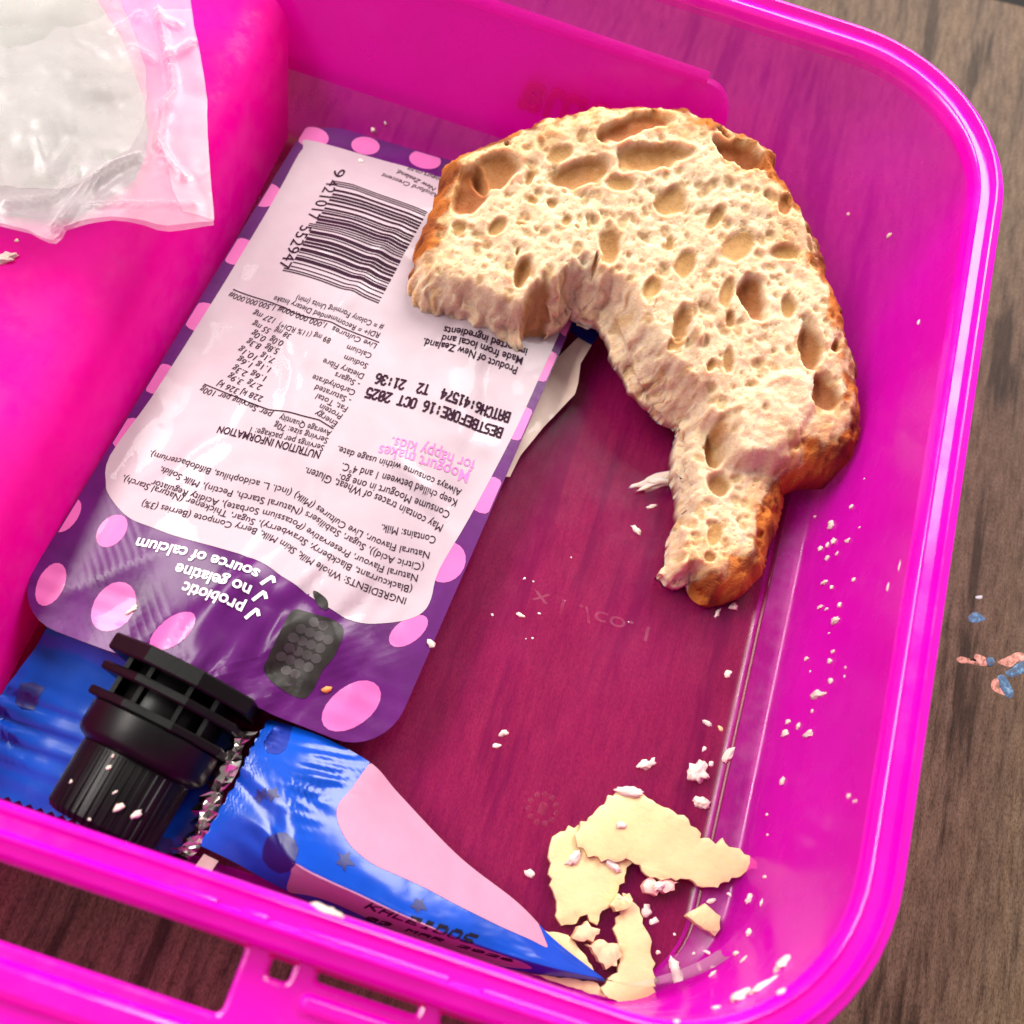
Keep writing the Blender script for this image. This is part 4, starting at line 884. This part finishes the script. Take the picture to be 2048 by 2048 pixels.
slab("cheese_piece", ZG([(20, 1440), (250, 1470), (440, 1500), (470, 1560), (540, 1640), (560, 1700), (400, 1650), (150, 1560)], 4.8), 3.0, 1.7, CHEESE, seed=11, jag=.12, label="cheese strip below the wrapper tip against the front wall", cat="cheese", group=gC)
slab("bread_bit", ZG([(290, 1160), (370, 1100), (440, 1150), (430, 1210), (350, 1240), (285, 1210)], 6), 3.1, 3.0, DRYBIT, seed=12, label="tan bread bit touching the lower end of the rough cheese slice", cat="bread bit")
slab("bread_bit", ZG([(370, 1260), (450, 1235), (560, 1250), (590, 1320), (565, 1400), (500, 1405), (430, 1330)], 6), 3.1, 3.0, DRYBIT, seed=13, label="tan bread bit tucked inside the curve of the cheese crescent", cat="bread bit")
slab("bread_bit", ZG([(725, 870), (780, 830), (870, 825), (955, 850), (900, 915), (780, 935)], 5), 3.2, 2.4, simple("bread_bit_pink", (.80, .45, .38), .7, var=.2), seed=14, jag=.5, label="pinkish ragged bread bit under the edge of the widest cheese slice", cat="bread bit")

# ------------------------------------------------------------------ clear film strip curling from the wrapper tip
pts = [(1212, 1960), (1275, 1974), (1340, 1968), (1400, 1948), (1455, 1918), (1495, 1880), (1532, 1825), (1556, 1766), (1570, 1700), (1582, 1655)]
tops = spline([at(x, y, 13) for x, y in pts], 6, False); wid = np.interp(np.linspace(0, 1, len(tops)), [0, .25, .55, .8, 1], [2.0, 8, 6, 2.2, .6]); V = []
for p, w_ in zip(tops, wid):
    for j in range(4): V.append(p + np.array([.0, .0, -1.0]) * w_ * j / 3 + np.array([-.12, .10, 0]) * w_ * (j / 3) ** 2)
F = [(i * 4 + j, i * 4 + j + 1, i * 4 + j + 5, i * 4 + j + 4) for i in range(len(tops) - 1) for j in range(3)]
obj("clear_film_strip", V, F, STRIP, label="thin clear film strip curling round the box corner past the cheese", cat="plastic strip")

# ------------------------------------------------------------------ plastic bag at the top left
FOODB = 0
bag = empty("plastic_bag", at(200, 250, 32), "crumpled clear plastic bag corner resting over the left compartment", "plastic bag")
ZBg = lambda p: Z(p, 0, 0, .2484)
bo = [(1500, -300), (1530, 0), (1550, 130), (1590, 300), (1625, 500), (1655, 720), (1660, 1000), (1680, 1300), (1695, 1500), (1712, 1700), (1600, 1720), (1460, 1740), (1340, 1760), (1240, 1750), (1140, 1720), (1000, 1698), (880, 1688), (740, 1705), (600, 1730), (490, 1756), (455, 1820), (400, 1868), (340, 1862), (270, 1830), (200, 1790), (0, 1742), (-400, 1650), (-900, 1500), (-900, -300)]
BP = [q[:2] for q in A(ZBg(bo), 44)]
rid = []
def ridge(pts, wd, hgt): rid.append(([q[:2] for q in A(ZBg(pts), 44)], wd, hgt))
ridge([(1260, 0), (1310, 250), (1365, 480), (1385, 640), (1330, 800), (1285, 950), (1265, 1100), (1340, 1230), (1470, 1370)], .55, 1.5)
ridge([(420, 1760), (560, 1570), (700, 1400), (880, 1270), (1100, 1195)], .7, 1.6)
ridge([(640, 1600), (900, 1590), (1150, 1590), (1580, 1580)], .5, .6)
ridge([(0, 1570), (250, 1540), (420, 1500), (560, 1380)], .7, .8)
ridge([(1270, 80), (1420, 130)], .8, 1.2); ridge([(1350, 390), (1450, 340), (1550, 280)], .9, 1.4)
ridge([(900, 160), (1130, 20)], .6, .9); ridge([(1050, 330), (1200, 400)], .9, .9); ridge([(270, 1050), (350, 1340), (560, 1050)], .6, .5)
ridge([(1180, 810), (1340, 800)], .4, .6); ridge([(1200, 760), (1340, 730)], .4, .5)
def zbag(x, y, s=0):
    x = np.asarray(x, float); y = np.asarray(y, float)
    z = 42 + 1.2 * fbm(x, y, 22, 61 + s, 2) + .5 * np.abs(vnoise(x + y * .4, y, 9, 71 + s)) + .25 * np.abs(vnoise(x * .8 + y * .6, y * .7 - x * .4, 3.6, 73 + s)) + .08 * np.abs(vnoise(x - y * .5, y, 1.7, 74 + s))
    for P, wd, hg in rid:
        d = np.full(x.shape, 99.0)
        for a, b in zip(P, P[1:]):
            e = b - a; t = np.clip(((x - a[0]) * e[0] + (y - a[1]) * e[1]) / (e @ e), 0, 1); d = np.minimum(d, np.hypot(x - a[0] - t * e[0], y - a[1] - t * e[1]))
        z = z + hg * np.exp(-(d / wd) ** 2) * (1 if s == 0 else .3)
    return z
v, f = flat([resample(BP, 2.0, .12, 3)], .8)
obj("upper_film", np.column_stack([v, zbag(v[:, 0], v[:, 1])]), f, CLEAR, bag)
v2, f2 = flat([resample([p * .985 + np.mean(BP, axis=0) * .015 for p in BP], 2.5)], 1.2)
obj("lower_film", np.column_stack([v2, np.minimum(zbag(v2[:, 0], v2[:, 1], 9), zbag(v2[:, 0], v2[:, 1])) - 1.4]), [q[::-1] for q in f2], CLEAR, bag)
v5, f5 = flat([resample([q[:2] for q in A(ZBg([(-900, -300), (760, -300), (960, 0), (1080, 250), (1170, 560), (1190, 780), (1140, 1010), (1050, 1200), (820, 1370), (560, 1530), (200, 1540), (-200, 1490), (-900, 1330)]), 41)], 2.0, .2, 4)], .9)
obj("inner_film", np.column_stack([v5, zbag(v5[:, 0], v5[:, 1], 5) - .9 + .7 * np.abs(vnoise(v5[:, 0] + v5[:, 1] * .5, v5[:, 1], 4.5, 77))]), f5, CLEARW, bag)
# side seam strip, a doubled hem
hem = [(1530, 0), (1550, 130), (1590, 300), (1625, 500), (1655, 720), (1660, 1000), (1680, 1300), (1695, 1500), (1712, 1700), (1460, 1640), (1380, 1480), (1330, 1230), (1265, 1100), (1285, 950), (1330, 800), (1385, 640), (1365, 480), (1310, 250), (1260, 0)]
v3, f3 = flat([[q[:2] for q in A(ZBg(hem), 44)]], .8); obj("side_hem", np.column_stack([v3, zbag(v3[:, 0], v3[:, 1]) + .35]), f3, CLEAR, bag)
# what is inside: a soft pale lump
fo = [(-900, -300), (700, -300), (900, 0), (1000, 250), (1100, 560), (1130, 780), (1090, 1000), (1010, 1180), (760, 1340), (540, 1480), (200, 1500), (-200, 1450), (-900, 1300)]
v4, f4 = flat([resample([q[:2] for q in A(ZBg(fo), 40)], 2.5)], 1.6); d = np.full(len(v4), 99.0); Qf = [q[:2] for q in A(ZBg(fo), 40)]
for i in range(len(Qf)):
    a, b = Qf[i], Qf[(i + 1) % len(Qf)]; e = b - a; t = np.clip(((v4 - a) @ e) / (e @ e), 0, 1); d = np.minimum(d, np.linalg.norm(v4 - a - np.outer(t, e), axis=1))
zt_ = 31.5 + 7.0 * np.sqrt(np.clip(d / 34, 0, 1)) + .5 * fbm(v4[:, 0], v4[:, 1], 8, 81, 3); n = len(v4)
obj("wrapped_snack", np.vstack([np.column_stack([v4, zt_]), np.column_stack([v4, np.full(n, 30.9)])]), [list(q) for q in f4] + [[i + n for i in q[::-1]] for q in f4], INSIDE, label="pale greenish white food lump showing through the clear bag", cat="food")

# ------------------------------------------------------------------ crumbs
def drop(x, y):
    d = at(x, y, 0) - CP; d /= np.linalg.norm(d); best = None
    for t in BV:
        h = t.ray_cast(Vector(CP), Vector(d))
        if h[0] is not None and (best is None or h[3] < best[3]): best = h
    nrm = np.array(best[1]); nrm = nrm if nrm @ d < 0 else -nrm
    return np.array(best[0]), nrm
def crumb(x, y, a, b, ang, label=None, m=None, group="white crumbs scattered in the pink box", name="bread_crumb", rough=.42, seed=0, cat="crumb"):
    """an irregular crumb whose long axis a and short axis b are in mm"""
    p, nrm = drop(x, y); rs = np.random.RandomState(int(x * 7 + y * 13 + seed) % 99991)
    e1 = np.array([math.cos(math.radians(ang)), math.sin(math.radians(ang)), 0]); e1 -= nrm * (e1 @ nrm); e1 /= np.linalg.norm(e1); e2 = np.cross(nrm, e1)
    bm = bmesh.new(); bmesh.ops.create_icosphere(bm, subdivisions=2 if max(a, b) < 2.2 else 3, radius=1)
    V = []; off = rs.rand(3) * 90; a *= .92; b *= .92; h = min(a, b) * .42
    for v in bm.verts:
        c = np.array(v.co); k = 1 + rough * float(vnoise(np.array([c[0] * 2.2 + off[0] + c[2]]), np.array([c[1] * 2.2 + off[1] - c[2]]), 1, 91)[0]) + rough * .7 * float(vnoise(np.array([c[0] * 5 + off[2]]), np.array([c[1] * 5 + c[2] * 4 + off[0]]), 1, 92)[0])
        V.append(p + e1 * c[0] * a * .5 * k + e2 * c[1] * b * .5 * k + nrm * (max(c[2] * h * k, -h * .5) * .8 + h * .35))
    F = [[q.index for q in f_.verts] for f_ in bm.faces]; bm.free()
    return obj(name, V, F, m or CRUMBM, label=label, cat=cat, group=group, loc=p)
ORD = "first second third fourth fifth sixth seventh eighth ninth tenth eleventh twelfth thirteenth fourteenth fifteenth sixteenth seventeenth eighteenth nineteenth twentieth twenty-first twenty-second twenty-third twenty-fourth twenty-fifth twenty-sixth twenty-seventh twenty-eighth twenty-ninth thirtieth thirty-first thirty-second thirty-third thirty-fourth thirty-fifth thirty-sixth thirty-seventh thirty-eighth thirty-ninth fortieth".split()
def looks(a, b): return ("tiny " if max(a, b) < .8 else "large " if max(a, b) > 2.4 else "small ") + ("long" if max(a, b) > 1.9 * min(a, b) else "rounded")
Z7 = lambda x, y: (1300 + x * .4142, 900 + y * .4142)
Z6 = lambda x, y: (900 + x * .5942, 1450 + y * .5942)
Z4 = lambda x, y: (980 + x * .2174, 1080 + y * .2174)
k7 = .4142 / 11.2
WALL = []
for x, y, a, b, an in ((845, 640, 30, 60, 70), (880, 665, 30, 28, 0), (985, 628, 32, 24, 0), (826, 758, 30, 60, 80), (852, 770, 14, 40, 80), (918, 750, 34, 26, 0), (898, 825, 34, 84, 80), (865, 885, 12, 22, 60), (886, 975, 22, 38, 70), (874, 1022, 34, 44, 80), (758, 1010, 24, 40, 80), (775, 1070, 14, 12, 0), (945, 1050, 18, 14, 0), (940, 1095, 16, 12, 0), (877, 1115, 30, 36, 80), (808, 1185, 40, 112, 82), (838, 1180, 22, 70, 82), (785, 1262, 22, 22, 0), (668, 1315, 24, 46, 70), (655, 1370, 36, 70, 100), (720, 1335, 34, 40, 0), (768, 1375, 34, 94, 80), (645, 1600, 50, 36, 20), (880, 365, 50, 60, 60), (958, 440, 30, 46, 70), (860, 460, 30, 40, 0), (825, 480, 40, 34, 0), (890, 445, 40, 40, 0), (905, 500, 22, 22, 0), (858, 522, 46, 26, 0), (975, 278, 34, 28, 0), (798, 322, 20, 16, 0), (1012, 375, 26, 10, 0), (1035, 140, 20, 8, 0), (965, 1670, 16, 20, 0), (997, 1695, 12, 14, 0), (1150, 665, 44, 14, 30), (1205, 560, 60, 10, 45)):
    WALL.append((y, x, max(a * k7, .35), max(b * k7, .35), an))
for i, (y, x, a, b, an) in enumerate(sorted(WALL)):
    crumb(*Z7(x, y), a, b, an, looks(a, b) + " white crumb, " + ORD[i] + " down the right wall of the box")
for x, y, a, b, an, lab in ((325, 790, 62, 24, 75, "long white crumb standing just below the bread strip"), (402, 757, 44, 40, 20, "angular white crumb right below the bread strip"), (375, 1087, 56, 40, 70, "ragged round white crumb on the inner groove"), (275, 1320, 64, 26, -15, "flat long white crumb beside the tiny yellow crumb"), (262, 1445, 34, 22, 70, "oval white crumb beside the long upright white crumb"), (380, 1475, 96, 44, 80, "tall upright white crumb on the floor groove"), (295, 1515, 34, 24, 60, "small white crumb between upright crumb and ragged lump"), (8, 1510, 50, 36, 60, "pointed white crumb right of a pair at the pouch corner")):
    crumb(*Z7(x, y), a * k7, b * k7, an, lab, group=None)
crumb(*Z7(230, 1560), 110 * k7, 96 * k7, 60, "largest ragged white crumb lump above the cheese", group=None, rough=.42)
crumb(*Z7(245, 1705), 90 * k7, 62 * k7, 10, "tooth shaped ragged white crumb just above the cheese", group=None, rough=.42)
crumb(*Z7(340, 1345), 40 * k7, 22 * k7, -30, "tiny yellow cheese crumb on the box floor", m=CHEESE, group=None)
crumb(*Z7(818, 125), 62 * k7, 44 * k7, 0, "pinkish bread bit on the wall under the bread corner", m=DRYBIT, group=None, name="bread_bit", cat="bread bit")
FLO = []
for x, y, a, b, an in ((315, 355, 40, 24, 60), (397, 382, 24, 24, 0), (452, 677, 22, 34, 80), (390, 905, 26, 30, 80), (330, 910, 16, 14, 0), (20, 690, 24, 40, 60), (745, 162, 24, 22, 0), (690, 560, 10, 10, 0), (1275, 755, 18, 14, 0)):
    FLO.append((y, x, a * .0194, b * .0194, an))
for i, (y, x, a, b, an) in enumerate(sorted(FLO)):
    crumb(*Z4(x, y), a, b, an, looks(a, b) + " white crumb, " + ORD[i] + " down the open floor beside the pouch")
crumb(*Z4(280, 693), 100 * .0194, 44 * .0194, -8, "pill shaped white crumb lying on the middle of the floor", group=None)
crumb(*Z4(130, 1780), 110 * .0194, 76 * .0194, 30, "upper of two white crumbs right of the pouch corner", group=None)
crumb(*Z4(55, 1895), 90 * .0194, 50 * .0194, 25, "lower of two white crumbs right of the pouch corner", group=None)
k6 = .5942 / 11.0
CRN = []
for x, y, a, b, an in ((1060, 512, 12, 30, 75), (940, 570, 22, 12, -20), (1050, 598, 30, 14, -50), (865, 765, 34, 12, -15), (965, 772, 24, 22, 0), (820, 770, 12, 12, 0), (1045, 887, 66, 26, 35), (1085, 860, 40, 14, 35), (1115, 902, 34, 18, 10), (895, 955, 30, 16, 20), (1008, 700, 24, 30, 40), (885, 840, 34, 16, 15), (700, 765, 18, 16, 20), (755, 705, 12, 10, 0), (760, 1000, 18, 12, 0), (1342, 240, 14, 14, 0), (1360, 258, 10, 10, 0), (1070, 370, 12, 10, 0), (1068, 302, 14, 12, 0), (990, 790, 30, 14, -20)):
    CRN.append((y, x, a * k6, b * k6, an))
for i, (y, x, a, b, an) in enumerate(sorted(CRN)):
    crumb(*Z6(x, y), a, b, an, looks(a, b) + " white crumb, " + ORD[i] + " down the front right corner around the cheese")
for x, y, a, b, an, lab in ((655, 135, 56, 32, 35, "smooth oval white crumb above the widest cheese slice"), (268, 502, 26, 40, 75, "white crumb on the floor left of the rough cheese slice"), (1010, 583, 44, 26, 5, "square white crumb under the tip of the widest cheese slice"), (880, 592, 16, 34, 120, "slim pink tinted crumb above the five sided cheese bit"), (660, 625, 38, 36, 60, "white crumb right of the top of the cheese crescent"), (686, 660, 24, 40, 110, "pink tinted crumb just below another beside the crescent"), (752, 815, 62, 34, -50, "rectangular white crumb right of the cheese crescent"), (980, 920, 70, 44, 20, "fat white crumb on the front wall below the film strip"), (1125, 805, 64, 34, 30, "large wedge of white crumb low on the corner wall"), (700, 545, 60, 34, 30, "white flake on the pinkish bread bit under the cheese")):
    crumb(*Z6(x, y), a * k6, b * k6, an, lab, group=None)
crumb(*Z6(412, 452), 58 * k6, 36 * k6, 65, "white fleck on the rough edged cheese slice", group=None)
crumb(*Z6(545, 470), 60 * k6, 30 * k6, -20, "white fleck against the lower edge of the widest cheese slice", group=None)
crumb(*Z6(577, 335), 34 * k6, 26 * k6, 20, "faint pale fleck lying on the widest cheese slice", group=None)
crumb(*Z6(605, 225), 90 * k6, 34 * k6, 5, "frayed white crumbs along the top edge of the widest cheese", group=None, rough=.42)
kb = .3778 / 11
crumb(1200 + 300 * .3778, 500 + 1232 * .3778, 270 * kb, 66 * kb, 36, "long ragged bread crumb inside the bite of the bread", group=None, rough=.75, m=DRYBIT if False else CRUMBM)
crumb(1200 + 270 * .3778, 500 + 1360 * .3778, 72 * kb, 26 * kb, 36, "slim white crumb below the long ragged bread crumb", group=None)
crumb(1200 + 195 * .3778, 500 + 1487 * .3778, 80 * kb, 36 * kb, -28, "flat white crumb lowest of three inside the bread's bite", group=None)
kc = .2484 / 11.8
for x, y, a, b, an, lab in ((592, 1020, 44, 34, 60, "upper of two crumbs near the top of the cap grip"), (555, 1110, 50, 34, 50, "lower of two crumbs near the top of the cap grip"), (600, 1308, 50, 16, 50, "thin sliver crumb in the middle of the cap grip"), (630, 1430, 100, 54, 55, "fattest crumb on the black cap grip"), (775, 1485, 100, 44, 50, "long crumb right of the fattest one on the cap"), (400, 1525, 26, 22, 0, "tiny crumb near the lower end of the cap"), (250, 1220, 36, 26, 60, "faint crumb at the left side of the cap")):
    crumb(80 + x * .2484, 1260 + y * .2484, a * kc, b * kc, an, lab, group=None)
crumb(265, 1220, 2.6, .9, 55, "white sliver on a big pink spot of the pouch", group=None)
crumb(654, 1379, 1.9, 1.3, 30, "orange crust fleck on the purple end of the pouch", group=None, m=ORANGE)
crumb(747, 260, 1.2, 1.0, 0, "larger white dot crumb on the pouch's far edge", group=None); crumb(771, 246, .8, .7, 0, "smaller white dot crumb by the pouch's far edge", group=None); crumb(722, 323, 1.3, 1.0, 0, "pale crumb on the white panel above the bar code", group=None)
crumb(862, 1288, 1.2, 1.8, 60, "pink tinted crumb at the pouch's right edge", group=None)
crumb(8, 520, 4.6, 2.2, 40, "pale bread crumb on the left compartment below the bag", group=None, rough=.42); crumb(34, 482, .9, .8, 0, "tiny white crumb by the bag's lower edge", group=None)
crumb(1778, 472, 1.9, .8, 35, "white crumb high on the back right wall", group=None); crumb(1697, 428, .9, .8, 0, "tiny white crumb on the back wall above the other", group=None)
crumb(1838, 645, 1.2, .8, 50, "white crumb on the right wall beside the bread", group=None)
crumb(655, 1824, 4.2, 1.3, -17, "pale oval crumb on the front rim edge by the wrapper", group=None)
